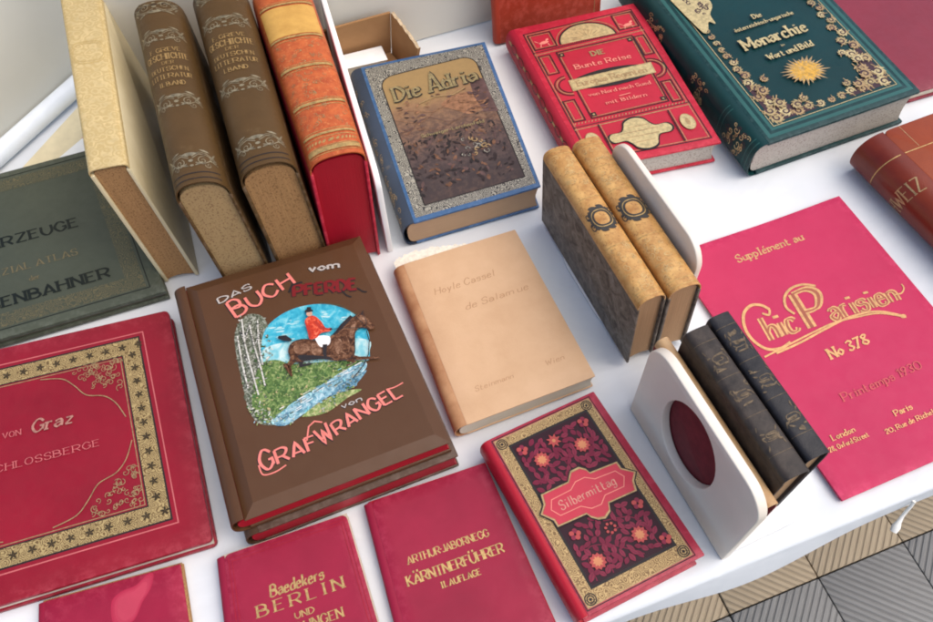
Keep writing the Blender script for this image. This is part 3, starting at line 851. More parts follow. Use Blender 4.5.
# orange half leather
fr = stand_frame([(-.2055, .724), (-.1445, .735), (-.0815, .4995), (-.1325, .4855)], .156, .245, .052, shift=(-.006, .000))
b = Book('book', 'orange-red leather book with raised gilt bands and red edges, rightmost of the upright books', fr, M['scarlet'], M['orange_leather'], M['page_red'], grp, ra=.018, tb=.003, ja=.010)
d = Deco(b.spine_map())
for y, hgt in ((.0685, 1), (.1195, 1), (.1635, .8), (.2145, .8), (.010, 1.6), (.029, .8)):
    d.z = .0006; d.strip([(-.027, y), (.027, y)], .0034 * hgt, M['gold'], .002)
    for o_ in (-.0042, .0042): d.z = 0.00005; d.strip([(-.027, y + o_), (.027, y + o_)], .0007, M['gold'], .002)
    b.part('raised_band', d.mb, b.spine); d = Deco(b.spine_map())
d.z = .0001; d.strip([(-.0285, .189), (.0285, .189)], .0445, M['ochre_label'], .002)
b.part('title_label', d.mb, b.spine); d = Deco(b.spine_map())
for i in range(13): d.leaf(-.024 + .004 * i, .0200, .0045, .0022, R(60), M['gold'])
for i in range(90):
    y = rnd.uniform(.034, .160); d.spiral(rnd.uniform(-.023, .023), y, .0025, rnd.uniform(0, 6), .8, .0004, M['gold_dull'])
b.part('spine_gilding', d.mb, b.spine)

# ------------------------------------------------------------------ flat books
def q(*p): return list(p)
RES = random.Random(3)
# green atlas
M['atlas'] = cloth_mat('grey_green_cloth', (.058, .066, .042), .12, .5)
M['atlas_gilt'] = gold_mat('rubbed_atlas_gilt', (.20, .155, .075), .3, .5, .6)
M['atlas_b'] = filigree_mat('faint_leaf_border', (.060, .066, .042), (.135, .112, .055), 170, .52, .68)
fr = flat_frame(q((-.6942, .5773), (-.3972, .6663), (-.3039, .4585), (-.6063, .3704)), .3125, .2263, .015, seed=1)
b = Book('atlas', 'dull green atlas with dark lettering, lying under the vellum book', fr, M['atlas'], M['atlas'], M['page_dark'], None, 'book', tb=.005, cut=.016)
d = Deco(b.front_map()); dk = M['atlas_ink'] = plain_mat('dark_green_ink', (.010, .013, .010), .4)
d.band(q((.012, .2185), (.300, .2185), (.300, .010), (.012, .010)), .0012, dk)
d.up(); d.band(q((.015, .214), (.296, .214), (.296, .013), (.015, .013)), .017, M['atlas_b'])
d.up(); text(d, 'FAHRZEUGE', .131, .117, .0125, .120, dk, (.24, .12, 90))
text(d, 'SPEZIAL ATLAS', .140, .0785, .0085, .102, M['atlas_gilt'])
text(d, 'der', .190, .0615, .006, .010, M['atlas_gilt'])
text(d, 'EISENBAHNER', .127, .0378, .0125, .139, dk, (.24, .12, 90))
b.part('title', d.mb, b.front)
# graz album
fr = flat_frame(q((-.5805, .3733), (-.2968, .4331), (-.2255, .1995), (-.516, .1246)), .295, .2506, .019, seed=2)
b = Book('album', 'large red landscape album with a broad gold frame around its title', fr, M['grazred'], M['grazred'], M['page_cream'], None, 'book', corner=.005, cut=.016, tb=.0055, ov=.002)
d = Deco(b.front_map())
M['frame_gold'] = filigree_mat('gold_scroll_band', (.15, .09, .035), (.47, .34, .145), 165, .36, .52, .45, 30)
o_ = q((.030, .2275), (.263, .2275), (.2665, .029), (.030, .029))
d.band(q((.0255, .232), (.2675, .232), (.271, .0245), (.0255, .0245)), .0012, M['gold_faint'])
d.band(o_, .0016, M['black'])
d.up(); d.band(q((.0316, .2259), (.2614, .2259), (.2649, .0306), (.0316, .0306)), .0165, M['frame_gold'])
d.up(); d.band(q((.0481, .2094), (.2449, .2094), (.2484, .0471), (.0481, .0471)), .0012, M['black'])
d.band(q((.0505, .207), (.2425, .207), (.246, .0495), (.0505, .0495)), .0008, M['gold_dull'])
bk_ = M['black']
def sprig(x, y):
    a = RES.uniform(0, 6)
    for k in range(5): d.leaf(x + .0022 * math.cos(a + k * 1.26), y + .0022 * math.sin(a + k * 1.26), .0042, .0019, a + k * 1.26, M['leaf_ink'])
M['leaf_ink'] = plain_mat('dark_leaf_ink', (.05, .035, .018), .5, .3)
for i in range(15):
    for y in (.2178, .0390): sprig(.04 + .0158 * i, y)
for i in range(11):
    y = .0545 + .0153 * i; sprig(.2542 + .0026 * (1 - y / .2), y)
for cx, cy, sx, sy in ((.241, .205, -1, -1), (.2435, .0515, -1, 1), (.0525, .205, 1, -1), (.0525, .0515, 1, 1)):
    for i in range(60):
        u, v = RES.random() ** 1.3 * .045, RES.random() ** 1.3 * .04
        if u + v < .05: d.spiral(cx + sx * u, cy + sy * v, RES.uniform(.0018, .0042), RES.uniform(0, 6), 1, .0006, M['gold_dull'], RES.choice((-1, 1)))
    d.strip([tuple(p) for p in cat_rom([Vector((cx + sx * a, cy + sy * b_)) for a, b_ in ((.075, .001), (.055, .006), (.044, .017), (.034, .030), (.018, .036), (.008, .047), (.001, .064))], 6)], .0009, M['gold_dull'])
M['foil_pink'] = gold_mat('pale_foil', (.60, .27, .20), .4, .45, .6)
text(d, 'Graz', .156, .1495, .0120, .036, M['foil_pink'], (.20, .09, 110), .2)
text(d, 'ALBUM VON', .098, .1505, .0055, .048, M['gold_faint'])
text(d, 'VOM SCHLOSSBERGE', .082, .1185, .0065, .132, M['gold_faint'])
b.part('title', d.mb, b.front)
# thin stained red book
fr = flat_frame(q((-.3695, .1585), (-.2545, .1845), (-.2133, .0410), (-.3384, .0142)), .1236, .15, .008, seed=3)
b = Book('book', 'thin red book with a pale stain, half under the red album edge', fr, M['raspberry'], M['raspberry'], M['page_speck2'], None, tb=.0012, ra=.007, cut=.016, ov=-.0012)
d = Deco(b.front_map()); st = M['stain'] = cloth_mat('faded_red_patch', (.52, .055, .10), .1, .45)
pts = []
st0 = [(.064, .1335), (.072, .139), (.083, .1405), (.093, .1465), (.0975, .145), (.094, .135), (.087, .127), (.080, .116), (.070, .112), (.0635, .119)]
for k, cc in ((1.12, (.395, .018, .053)), (1.03, (.425, .026, .062)), (.92, (.455, .036, .074)), (.78, (.485, .046, .084))):
    d.poly(smooth_([((x - .079) * k + .079, (y - .128) * k + .128) for x, y in st0]), cloth_mat('faded_red_patch', cc, .1, .45, spec=.3)); d.up(.00002)
#, (.083, .1405), (.093, .1465), (.0975, .145), (.094, .135), (.087, .127), (.080, .116), (.070, .112), (.0635, .119)], st)
b.part('stain', d.mb, b.front)

# horse book: two volumes
M['brown_cloth'] = cloth_mat('chocolate_cloth', (.092, .040, .017), .07, .38, None, .7, .28, .03, 0)
M['brown_dark'] = cloth_mat('dark_brown_cloth', (.075, .036, .018), .15, .45)
tq = [(-.2756, .4363), (-.1024, .4888), (-.0197, .2640), (-.1965, .2034)]
d_ = (.0055, -.0035)
fr = flat_frame([(x + d_[0], y + d_[1]) for x, y in tq], .1839, .2427, .0255, amp=0)
Book('book', 'dark brown volume with red edges underneath the brown picture book', fr, M['brown_dark'], M['brown_dark'], M['page_red'], 'two brown volumes in a stack', tb=.003, ra=.013, ov=.0015)
fr = flat_frame(tq, .1839, .2427, .0272, z0=.0262, amp=0)
b = Book('book', 'brown book with a red-coated rider on a leaping horse, on top of its twin volume', fr, M['brown_cloth'], M['brown_cloth'], M['page_red'], 'two brown volumes in a stack', tb=.0058, ra=.013, chamfer=.0105, ov=.0015)
pm = lambda n, c, v=.15: plain_mat('print_' + n, c, .42, v, .4, 150)
def pr3(n, a, b_, c_, sc=260, dist=1.0):
    t = NT('print_' + n)
    f = t.noise(t.vec(), sc, 5, .62, dist)
    return t.done(t.ramp(f, [(.34, a), (.50, b_), (.66, c_)]), .45, t.bump(f, .1, .0002), 0, .25)
E_ = dict(sky=pr3('sky', (.02, .27, .40), (.05, .40, .52), (.25, .58, .62), 90), sky2=pr3('pale_sky', (.16, .46, .52), (.32, .58, .60), (.58, .70, .66), 110),
          grn=pr3('meadow', (.035, .075, .02), (.11, .19, .05), (.34, .40, .15)), grn2=pr3('light_meadow', (.12, .18, .05), (.26, .33, .11), (.50, .50, .24)), brk=pr3('birch', (.30, .28, .23), (.58, .55, .48), (.75, .72, .66)),
          fol=pr3('grey_foliage', (.03, .035, .02), (.13, .14, .095), (.42, .42, .35), 330), wat=pr3('stream', (.09, .23, .31), (.25, .45, .52), (.60, .70, .70), 200), wat2=pr3('deep_stream', (.04, .10, .15), (.11, .25, .34), (.28, .45, .50)),
          hrs=pr3('bay_horse', (.028, .011, .006), (.095, .036, .015), (.24, .115, .06), 230), hrl=pr3('horse_light', (.09, .036, .018), (.19, .09, .048), (.36, .20, .12)), coat=pr3('red_coat', (.34, .02, .01), (.58, .05, .02), (.74, .16, .08)),
          wht=pm('white', (.78, .75, .70)), blk=pm('black', (.02, .015, .015)), skin=pm('skin', (.55, .32, .22)), tan=pm('sand', (.42, .34, .16)))
d = Deco(b.front_map())
def em(x, y):
    s_, t_ = x / 718, 1 - y / 622
    TL, TR, BR, BL = (43.9, 210.5), (176.4, 158.7), (132.4, 31.8), (13.4, 80.2)
    return tuple((BL[i] * (1 - s_) * (1 - t_) + BR[i] * s_ * (1 - t_) + TL[i] * (1 - s_) * t_ + TR[i] * s_ * t_) / 1000 for i in (0, 1))
def ep(pts, m, up=True):
    d.poly([em(*p) for p in pts], E_[m])
    if up: d.up(.00001)
def smooth(pts): P = [Vector(p) for p in pts]; return [tuple(v) for v in cat_rom(P + [P[0]], 4)][:-1]
ep(smooth([(20, 200), (55, 100), (110, 70), (175, 110), (210, 300), (170, 460), (250, 580), (160, 598), (95, 545), (60, 420)]), 'fol')
ep(smooth([(150, 240), (170, 150), (230, 85), (320, 38), (430, 18), (530, 35), (610, 85), (660, 160), (668, 260), (640, 312), (400, 335), (170, 330)]), 'sky')
ep(smooth([(160, 250), (260, 215), (420, 200), (655, 200), (662, 270), (640, 308), (400, 330), (172, 325)]), 'sky2')
for c_ in ((230, 150, 60, 9), (300, 110, 45, 6), (470, 75, 40, 10), (550, 100, 35, 7), (260, 190, 70, 8)):
    for k_ in range(5): d.leaf(*em(c_[0] + RES.uniform(-.6, .6) * c_[2], c_[1] + RES.uniform(-14, 14)), c_[2] * .00016 * RES.uniform(.5, 1.2), .0016, -.2, E_['sky2'])
ep(smooth([(140, 330), (220, 300), (300, 320), (450, 310), (640, 305), (600, 350), (430, 430), (290, 510), (210, 585), (130, 570), (105, 480)]), 'grn')
ep(smooth([(640, 310), (648, 345), (560, 425), (440, 490), (340, 560), (262, 602), (205, 585), (300, 500), (420, 430), (540, 355)]), 'wat')
ep(smooth([(655, 350), (600, 420), (530, 470), (480, 480), (520, 420), (600, 380)]), 'wat2')
ep(smooth([(630, 440), (560, 480), (460, 545), (350, 560), (430, 500), (540, 450)]), 'grn2')
def flecks(n, poly, ms, l=(8, 20)):
    gx, gy = sum(p[0] for p in poly) / len(poly), sum(p[1] for p in poly) / len(poly)
    poly = [(gx + (p[0] - gx) * 1.07, gy + (p[1] - gy) * 1.07) for p in poly]
    xs = [p[0] for p in poly]; ys = [p[1] for p in poly]; k = 0
    while k < n:
        x, y = RES.uniform(min(xs), max(xs)), RES.uniform(min(ys), max(ys)); ins = False
        for i in range(len(poly)):
            (x1, y1), (x2, y2) = poly[i], poly[i - 1]
            if (y1 > y) != (y2 > y) and x < (x2 - x1) * (y - y1) / (y2 - y1) + x1: ins = not ins
        if not ins: continue
        k += 1; L_ = RES.uniform(*l) * .00019
        d.leaf(*em(x, y), L_, L_ * RES.uniform(.25, .6), RES.uniform(-1.1, 1.6), E_[RES.choice(ms)])
E_['fol2'] = pm('dark_foliage', (.055, .075, .04), .5); E_['fol3'] = pm('grey_leaf', (.30, .31, .25), .4); E_['grn3'] = pm('deep_meadow', (.06, .14, .035), .4)
flecks(260, [(20, 200), (55, 100), (175, 110), (205, 300), (170, 460), (230, 590), (95, 545), (60, 420)], ['fol2', 'fol2', 'fol3', 'fol', 'fol', 'grn3', 'brk'])
flecks(260, [(150, 320), (300, 320), (620, 312), (430, 425), (290, 505), (200, 580), (120, 540)], ['grn', 'grn2', 'grn3', 'grn3', 'grn2', 'tan', 'fol2'])
flecks(60, [(600, 420), (560, 480), (460, 545), (350, 560), (430, 500)], ['grn', 'grn2', 'grn3', 'tan', 'fol3'])
flecks(55, [(640, 330), (560, 425), (340, 560), (262, 600), (210, 585), (300, 510), (540, 360)], ['wat2', 'sky2', 'fol3', 'wat'], (10, 30))
flecks(40, [(90, 520), (200, 560), (330, 600), (130, 600)], ['fol3', 'brk', 'grn2', 'wat'])
flecks(40, [(640, 350), (600, 430), (500, 480), (560, 400)], ['fol2', 'fol3', 'wat2'])
for tr in ([(58, 105), (75, 230), (105, 350), (140, 470)], [(95, 130), (120, 240), (150, 340), (172, 430)], [(135, 110), (140, 220), (160, 330)], [(38, 190), (60, 320), (90, 440)], [(75, 230), (50, 160)], [(75, 200), (100, 120)], [(120, 240), (150, 160)], [(120, 240), (105, 180)], [(105, 350), (70, 280)]):
    d.strip([em(*p) for p in tr], .0013 if len(tr) > 2 else .0006, E_['brk'])
    for i in range(7): 
        k = RES.random(); p = Vector(tr[0]).lerp(Vector(tr[-1]), k); d.strip([em(p.x - 5, p.y), em(p.x + 6, p.y + 2)], .0006, E_['blk'])
for i in range(46):
    x = RES.uniform(0, 1); p_ = (230 + 400 * x + RES.uniform(-25, 25), 565 - 240 * x + RES.uniform(-28, 24)); L_ = RES.uniform(14, 40)
    d.strip([em(*p_), em(p_[0] + L_, p_[1] - L_ * .55)], RES.uniform(.0004, .0009), E_[RES.choice(('wht', 'wat2', 'sky2', 'fol2'))])
d.strip([em(*p) for p in ((655, 165), (668, 215), (664, 280), (640, 335), (590, 395))], .0009, E_['blk']); d.strip([em(*p) for p in ((430, 17), (530, 33), (612, 84))], .0006, E_['fol2'])
for i in range(60): d.leaf(*em(RES.uniform(150, 640), 318 + RES.uniform(-12, 10)), .0016, .0009, RES.uniform(0, 3), E_[RES.choice(('grn3', 'grn2', 'fol3', 'grn'))])
d.up(.00002)
def limb(pts, ws, m):
    P = [Vector(em(*p)) for p in pts]
    n = len(P); L_ = []; R_ = []
    for i in range(n):
        t_ = (P[min(i + 1, n - 1)] - P[max(i - 1, 0)]).normalized(); nn = Vector((-t_.y, t_.x)) * ws[i] * .0002
        L_.append(tuple(P[i] + nn)); R_.append(tuple(P[i] - nn))
    d.poly(L_ + R_[::-1], E_[m])
limb([(315, 290), (290, 330), (262, 325), (300, 385)], [22, 10, 7, 4], 'hrs'); limb([(345, 300), (345, 335), (395, 325)], [20, 9, 4], 'blk')
limb([(560, 290), (620, 300), (660, 298), (716, 296)], [16, 9, 7, 4], 'hrs'); limb([(540, 290), (600, 318), (560, 335)], [14, 8, 5], 'hrs')
limb([(298, 212), (265, 200), (234, 196)], [6, 16, 6], 'blk')
ep(smooth([(282, 262), (300, 222), (350, 205), (420, 210), (485, 192), (530, 150), (570, 108), (612, 82), (640, 70), (652, 92), (690, 132), (690, 152), (668, 158), (630, 146), (606, 165), (598, 215), (602, 262), (585, 300), (520, 312), (450, 302), (390, 298), (340, 318), (300, 308)]), 'hrs')
limb([(585, 90), (540, 138), (500, 185)], [9, 10, 4], 'blk'); limb([(632, 84), (640, 60)], [5, 1], 'blk')
ep(smooth([(310, 240), (350, 225), (390, 245), (360, 275), (320, 275)]), 'hrl'); ep(smooth([(505, 215), (530, 205), (545, 250), (520, 280), (505, 250)]), 'hrl')
ep(smooth([(585, 130), (605, 120), (590, 200), (575, 190)]), 'hrl')
ep(smooth([(395, 225), (430, 235), (440, 275), (400, 280)]), 'hrl'); ep(smooth([(330, 285), (400, 285), (470, 292), (500, 305), (430, 304), (350, 312)]), 'blk'); ep(smooth([(612, 95), (640, 85), (660, 112), (640, 122)]), 'hrl')
for p_ in ([(300, 235), (320, 222), (352, 216)], [(350, 250), (380, 262), (420, 262)], [(520, 180), (560, 140), (600, 105)], [(505, 230), (520, 260), (560, 280)], [(560, 190), (575, 230), (570, 270)], [(440, 285), (490, 290), (530, 288)]):
    d.strip([em(*v) for v in p_], .0007, E_['hrl'])
for p_ in ([(285, 262), (300, 225), (345, 206), (380, 206)], [(485, 192), (530, 150), (575, 105), (612, 82)], [(600, 190), (600, 260), (585, 300), (520, 312)], [(300, 308), (345, 318), (395, 300)], [(606, 165), (632, 146), (668, 158)], [(640, 80), (655, 120), (650, 145)], [(600, 90), (640, 128)]):
    d.strip([em(*v) for v in p_], .0006, E_['blk'])
ep(smooth([(412, 196), (450, 188), (482, 196), (478, 232), (440, 245), (420, 222)]), 'wht')
limb([(458, 232), (456, 275), (462, 300)], [11, 8, 5], 'blk'); limb([(452, 296), (476, 300)], [5, 3], 'blk')
E_['coat2'] = pm('coat_shade', (.40, .030, .015))
ep(smooth([(362, 118), (380, 92), (410, 90), (440, 118), (462, 150), (488, 150), (484, 166), (440, 176), (418, 200), (384, 205), (376, 160)]), 'coat')
ep(smooth([(366, 130), (384, 150), (392, 185), (384, 203), (374, 165)]), 'coat2'); limb([(412, 118), (440, 150), (478, 158)], [7, 8, 4], 'coat2')
d.disc(*em(384, 78), .0028, E_['skin']); limb([(362, 66), (380, 60), (402, 62)], [4, 12, 3], 'blk'); limb([(372, 56), (392, 54)], [13, 12], 'blk')
limb([(480, 158), (492, 154)], [5, 5], 'blk'); d.strip([em(490, 156), em(560, 150), em(660, 150)], .0006, E_['blk'])
b.part('cover_picture', d.mb, b.front)
d = Deco(b.front_map()); pk = M['salmon'] = plain_mat('salmon_blocking', (.72, .20, .16), .45); rd = M['dred'] = plain_mat('dark_red_blocking', (.17, .012, .014), .45)
wt = M['silver'] = plain_mat('silver_blocking', (.45, .40, .36), .4)
def fancy(s, x0, y0, x1, y1, h, m, bend=0, grow=None, pen=(.20, .12, 90), lay=True):
    L_ = math.hypot(x1 - x0, y1 - y0); an = math.atan2(y1 - y0, x1 - x0); c, s_ = math.cos(an), math.sin(an)
    def wp(u, v):
        v2 = v + bend * math.sin(math.pi * max(0, min(1, u / L_))) ; return (u * c - v2 * s_, u * s_ + v2 * c)
    if lay:
        text(d, s, x0 - .0004, y0 - .0004, h, L_, M['black'] if m is not rd else M['black'], (pen[0] + .09, pen[1] + .09, 90), 0, False, 2.0, wp, grow); d.up(.00003)
    text(d, s, x0, y0, h, L_, m, pen, 0, False, 2.0, wp, grow); d.up(.00003)
big = lambda t_: 1.35 if t_ < .02 else 1
fancy('DAS', .0335, .2105, .0665, .2165, .0062, wt, 0, None, (.28, .14, 90))
fancy('vom', .124, .2150, .152, .2095, .0085, wt, 0, None, (.28, .14, 90))
fancy('BUCH', .0450, .1895, .1070, .2070, .0145, pk, 0, big)
fancy('PFERDE', .1020, .1925, .1600, .1790, .0125, rd, 0, None, (.3, .18, 90))
d.strip([(.0985, .1985), (.104, .206), (.114, .2055)], .0022, M['black']); d.strip([(.146, .183), (.149, .175), (.1525, .172)], .0016, M['black']); d.strip([(.1605, .180), (.1645, .174), (.168, .172)], .0016, M['black'])
b.part('title', d.mb, b.front); d = Deco(b.front_map())
fancy('von', .1090, .0635, .1270, .0645, .0055, wt)
fancy('GRAF', .0310, .0335, .0790, .0360, .0128, pk, .001, big)
fancy('WRANGEL', .0835, .0365, .1615, .0555, .0122, pk, .002, big)
d.strip([tuple(x) for x in cat_rom([Vector(v) for v in ((.0285, .040), (.030, .0305), (.040, .0290), (.050, .0315))], 6)], .0013, pk); d.strip([tuple(x) for x in cat_rom([Vector(v) for v in ((.150, .0665), (.158, .0660), (.166, .0675))], 6)], .0012, pk)
d.strip([(.072, .046), (.077, .058), (.083, .061), (.089, .0575)], .0014, pk)
b.part('author_name', d.mb, b.front)

# tan book
M['tan_paper'] = leather_mat('buff_paper_cover', (.56, .345, .19), (.63, .405, .235), .6, 22, .3)
M['tan_spine'] = leather_mat('rubbed_brown_spine', (.34, .15, .065), (.52, .29, .145), .55, 40, .3)
fr = flat_frame(q((-.0683, .4686), (.0551, .5066), (.1163, .3323), (-.0126, .2881)), .1327, .1868, .022, seed=5)
b = Book('book', 'buff paper-covered book with faint handwriting and a torn head edge', fr, M['tan_paper'], M['tan_spine'], M['page_cream'], None, tb=.0016, ra=.012, ja=.0075, cut=.016, ov=.001, e=.85)
d = Deco(b.front_map()); fi = M['faint_ink'] = plain_mat('faint_ink', (.40, .215, .10), .6)
text(d, 'Hoyle Cassel', .026, .140, .0075, .064, fi, (.1, .06, 90), .25, False)
b.part('handwriting', d.mb, b.front); d = Deco(b.front_map())
text(d, 'de Salamque', .049, .113, .0070, .066, fi, (.1, .06, 90), .25, False)
b.part('handwriting', d.mb, b.front); d = Deco(b.front_map())
text(d, 'Steinmann', .026, .0275, .0050, .037, fi, (.1, .06, 90), .25, False)
b.part('handwriting', d.mb, b.front); d = Deco(b.front_map())
text(d, 'Wien', .096, .0275, .0055, .018, fi, (.1, .06, 90), .25, False)
b.part('handwriting', d.mb, b.front)
M['fly'] = plain_mat('torn_cream_paper', (.76, .69, .56), .8, .15, .2, 300)
g = MB(); up_ = []; lo_ = []
for i in range(45):
    t = i / 44; a = -.001 + .080 * t
    up_.append((a, .1945 + .007 * math.sin(math.pi * t ** .7) + RES.uniform(-.0016, .0016) - .005 * t, .0185)); lo_.append((a, .1800, .0185))
vs = up_ + lo_ + [(x, y, z - .0004) for x, y, z in up_] + [(x, y, z - .0004) for x, y, z in lo_]; n = 45; fs = []
for i in range(44):
    fs += [(n + i, n + i + 1, i + 1, i), (2 * n + i, 2 * n + i + 1, 3 * n + i + 1, 3 * n + i), (i, i + 1, 2 * n + i + 1, 2 * n + i)]
g.add(vs, fs, M['fly']); b.part('torn_flyleaf', g, b.pages)

# blue book with a landscape
M['blue_cloth'] = cloth_mat('blue_cloth', (.035, .10, .22), .2, .4)
M['blue_spine'] = cloth_mat('dark_blue_spine', (.030, .045, .075), .3, .4, (.2, .16, .1))
M['adria_border'] = filigree_mat('grey_black_arabesque', (.045, .043, .042), (.37, .345, .28), 150, .40, .54, .45, 30)
t = NT('landscape_print')
x = t.new('ShaderNodeSeparateXYZ'); t.l.new(t.at.outputs['Vector'], x.inputs[0])
n = t.noise(t.vec(), 38, 6, .65, .8)
f = t.math('ADD', t.math('MULTIPLY', x.outputs['Y'], 4.6), t.math('MULTIPLY', n, .36))
c = t.ramp(f, [(.16, (.11, .062, .043)), (.36, (.055, .038, .036)), (.55, (.095, .060, .052)), (.72, (.19, .105, .066)), (.90, (.27, .15, .075)), (.99, (.31, .20, .08))])
k = t.ramp(t.noise(t.vec(), 150, 5, .7), [(.40, (0, 0, 0)), (.56, (1, 1, 1))])
dk_ = t.ramp(x.outputs['Y'], [(.10, (.75, .75, .75)), (.17, (.08, .08, .08))])
c = t.mix(t.math('MULTIPLY', k, dk_), c, (.035, .024, .026))
M['landscape'] = t.done(c, .48, None, 0, .35)
fr = flat_frame(q((-.1145, .7432), (.0398, .7771), (.0856, .5499), (-.0542, .5090)), .1518, .2368, .037, seed=6)
b = Book('book', 'blue book with a brown landscape picture inside a grey arabesque border', fr, M['blue_cloth'], M['blue_spine'], M['page_ltan'], None, tb=.003, ra=.014, cut=.014, ov=.002)
d = Deco(b.front_map())
d.rect(.0095, .0055, .1475, .2325, M['adria_border'])
d.up()
o_ = [(.023, .018), (.1385, .0185), (.1340, .196)]
for i in range(7): a = R(90 * i / 6); o_.append((.119 + .015 * math.cos(a), .200 + .017 * math.sin(a)))
for i in range(7): a = R(90 + 90 * i / 6); o_.append((.0385 + .017 * math.cos(a), .196 + .0165 * math.sin(a)))
d.strip(o_, .0014, M['black'], closed=True)
cpt = (.078, .11)
# picture panel as a radial fan of rings so that it follows the board
rings = 9; vs = []; fs = []
dense = []
for i in range(len(o_)):
    p, r_ = Vector(o_[i]), Vector(o_[(i + 1) % len(o_)]); nn = max(1, int((r_ - p).length / .012))
    for k_ in range(nn): dense.append(p.lerp(r_, k_ / nn))
for r_ in range(rings + 1):
    for p in dense:
        v_ = Vector(cpt).lerp(p, max(.001, r_ / rings)); vs.append(d.mp(v_.x, v_.y, d.z - .00003))
n = len(dense)
for r_ in range(rings):
    for i in range(n): fs.append((r_ * n + i, (r_ + 1) * n + i, (r_ + 1) * n + (i + 1) % n, r_ * n + (i + 1) % n))
d.mb.add(vs, fs, M['landscape'])
d.up(.00003)
M['gold_ol'] = gold_mat('olive_gold', (.35, .275, .13), .35, .5, .5)
mtn = M['mountain'] = plain_mat('purple_mountain_print', (.10, .055, .05), .5, .35, .35, 120); snd = M['sand'] = plain_mat('orange_cloud_print', (.25, .125, .068), .5, .45, .2, 200)
d.poly(smooth([(.078, .150), (.10, .160), (.128, .158), (.133, .145), (.120, .130), (.105, .126), (.090, .138)]), snd)
d.poly([(.118, .175), (.128, .180), (.1345, .176), (.1375, .120), (.122, .124), (.117, .15)], mtn)
drk = M['wood_print'] = plain_mat('dark_wood_print', (.032, .022, .022), .5, .4, .2, 200); brn = M['brown_print'] = plain_mat('mid_brown_print', (.15, .075, .045), .5, .4, .2, 200)
for i in range(230):
    y = .028 + .080 * RES.random() ** .8; x = RES.uniform(.024, .132); L_ = RES.uniform(.003, .009)
    d.leaf(x, y, L_, L_ * RES.uniform(.25, .55), RES.uniform(0, 6), RES.choice((drk, drk, mtn, brn, M['black'])))
for i in range(90):
    y = RES.uniform(.112, .168); x = RES.choice((RES.uniform(.026, .052), RES.uniform(.108, .134), RES.uniform(.03, .13))); L_ = RES.uniform(.003, .008)
    d.leaf(x, y, L_, L_ * RES.uniform(.2, .4), RES.uniform(-.5, .9), RES.choice((mtn, brn, snd, drk)))
for k in range(4):
    P = [Vector((.024 + .012 * i_, .146 - .009 * k + .006 * math.sin(i_ * 1.3 + k * 2.1) + RES.uniform(-.002, .002))) for i_ in range(10)]
    d.strip([tuple(p) for p in cat_rom(P, 4)], .0005, RES.choice((mtn, brn, snd)))
for i in range(16): d.spiral(RES.uniform(.083, .112), RES.uniform(.066, .094), RES.uniform(.002, .005), RES.uniform(0, 6), .8, .0012, RES.choice((M['gold_dull'], M['adria_border'])))
for m, of, e_ in ((M['black'], .0007, .08), (M['gold_ol'], 0, 0)):
    text(d, 'Die', .031 + of, .170 - of, .021, .029, m, (.17 + e_, .06 + e_, 115), 0, True, 2.0, lambda u, v: (u, v + u * .05))
    text(d, 'Adria', .072 + of, .172 - of, .021, .055, m, (.17 + e_, .06 + e_, 115), 0, True, 2.0, lambda u, v: (u, v * (1.45 if u < .018 else 1) + u * .05))
    d.up(.00003)
d.strip([(.055, .158), (.075, .163), (.095, .160), (.11, .166)], .0012, M['gold_dull'])
text(d, 'Schweiger-Lerchenfeld', .045, .1075, .0045, .072, M['gold_ol'], (.2, .12, 90), 0, False)
b.part('cover_picture', d.mb, b.front)
d = Deco(b.spine_map())
for i in range(40): d.spiral(RES.uniform(.004, .017), RES.uniform(.01, .225), .004, RES.uniform(0, 6), 1, .0008, M['gold_dull'])
b.part('spine_gilding', d.mb, b.spine)

# red travel book
fr = flat_frame(q((.0708, .8005), (.2314, .8374), (.2881, .6014), (.1342, .5727)), .1607, .2396, .032, seed=7)
b = Book('book', 'scarlet book blocked in black and gold with a cream title strip and gilt dome', fr, M['scarlet'], M['crimson'], M['page_grey'], None, tb=.003, ra=.010, cut=.014)
d = Deco(b.front_map()); K, G, P_ = M['black'], M['gold_pale'], M['gold_dull']
def dbl(pts, closed=True):
    d.strip(pts, .0014, K, closed=closed)
    c = Vector((sum(p[0] for p in pts) / len(pts), sum(p[1] for p in pts) / len(pts)))
    if closed: d.strip([tuple(Vector(p) + Vector((math.copysign(.0022, c.x - p[0]), math.copysign(.0022, c.y - p[1])))) for p in pts], .0008, P_, closed=True)
dbl(q((.013, .226), (.150, .230), (.153, .009), (.0125, .011)))
for y in (.191, .187): d.strip([(.013, y), (.151, y + .004)], .0012, K if y > .19 else P_)
for y in (.0615, .0580): d.strip([(.0125, y), (.152, y + .004)], .0012, K if y > .06 else P_)
for i in range(34): d.strip([(.016 + .004 * i, .0655), (.0175 + .004 * i, .0680)], .0010, P_); d.strip([(.045 + .0022 * i, .1915 + i * .0001), (.0456 + .0022 * i, .1945 + i * .0001)], .0008, K)
# dome
n = 24; dm = [(.083 + .0345 * math.cos(math.pi * i / n), .1955 + .0285 * math.sin(math.pi * i / n)) for i in range(n + 1)]
d.up(); d.poly(dm, G); d.up(); d.strip(dm, .0022, K); d.strip([(.083 + .038 * math.cos(math.pi * i / n), .1955 + .0315 * math.sin(math.pi * i / n)) for i in range(n + 1)], .0009, P_)
for i in range(11): a = math.pi * (i + .5) / 11; d.strip([(.083 + .008 * math.cos(a), .197 + .006 * math.sin(a)), (.083 + .020 * math.cos(a), .197 + .016 * math.sin(a))], .0008, P_)
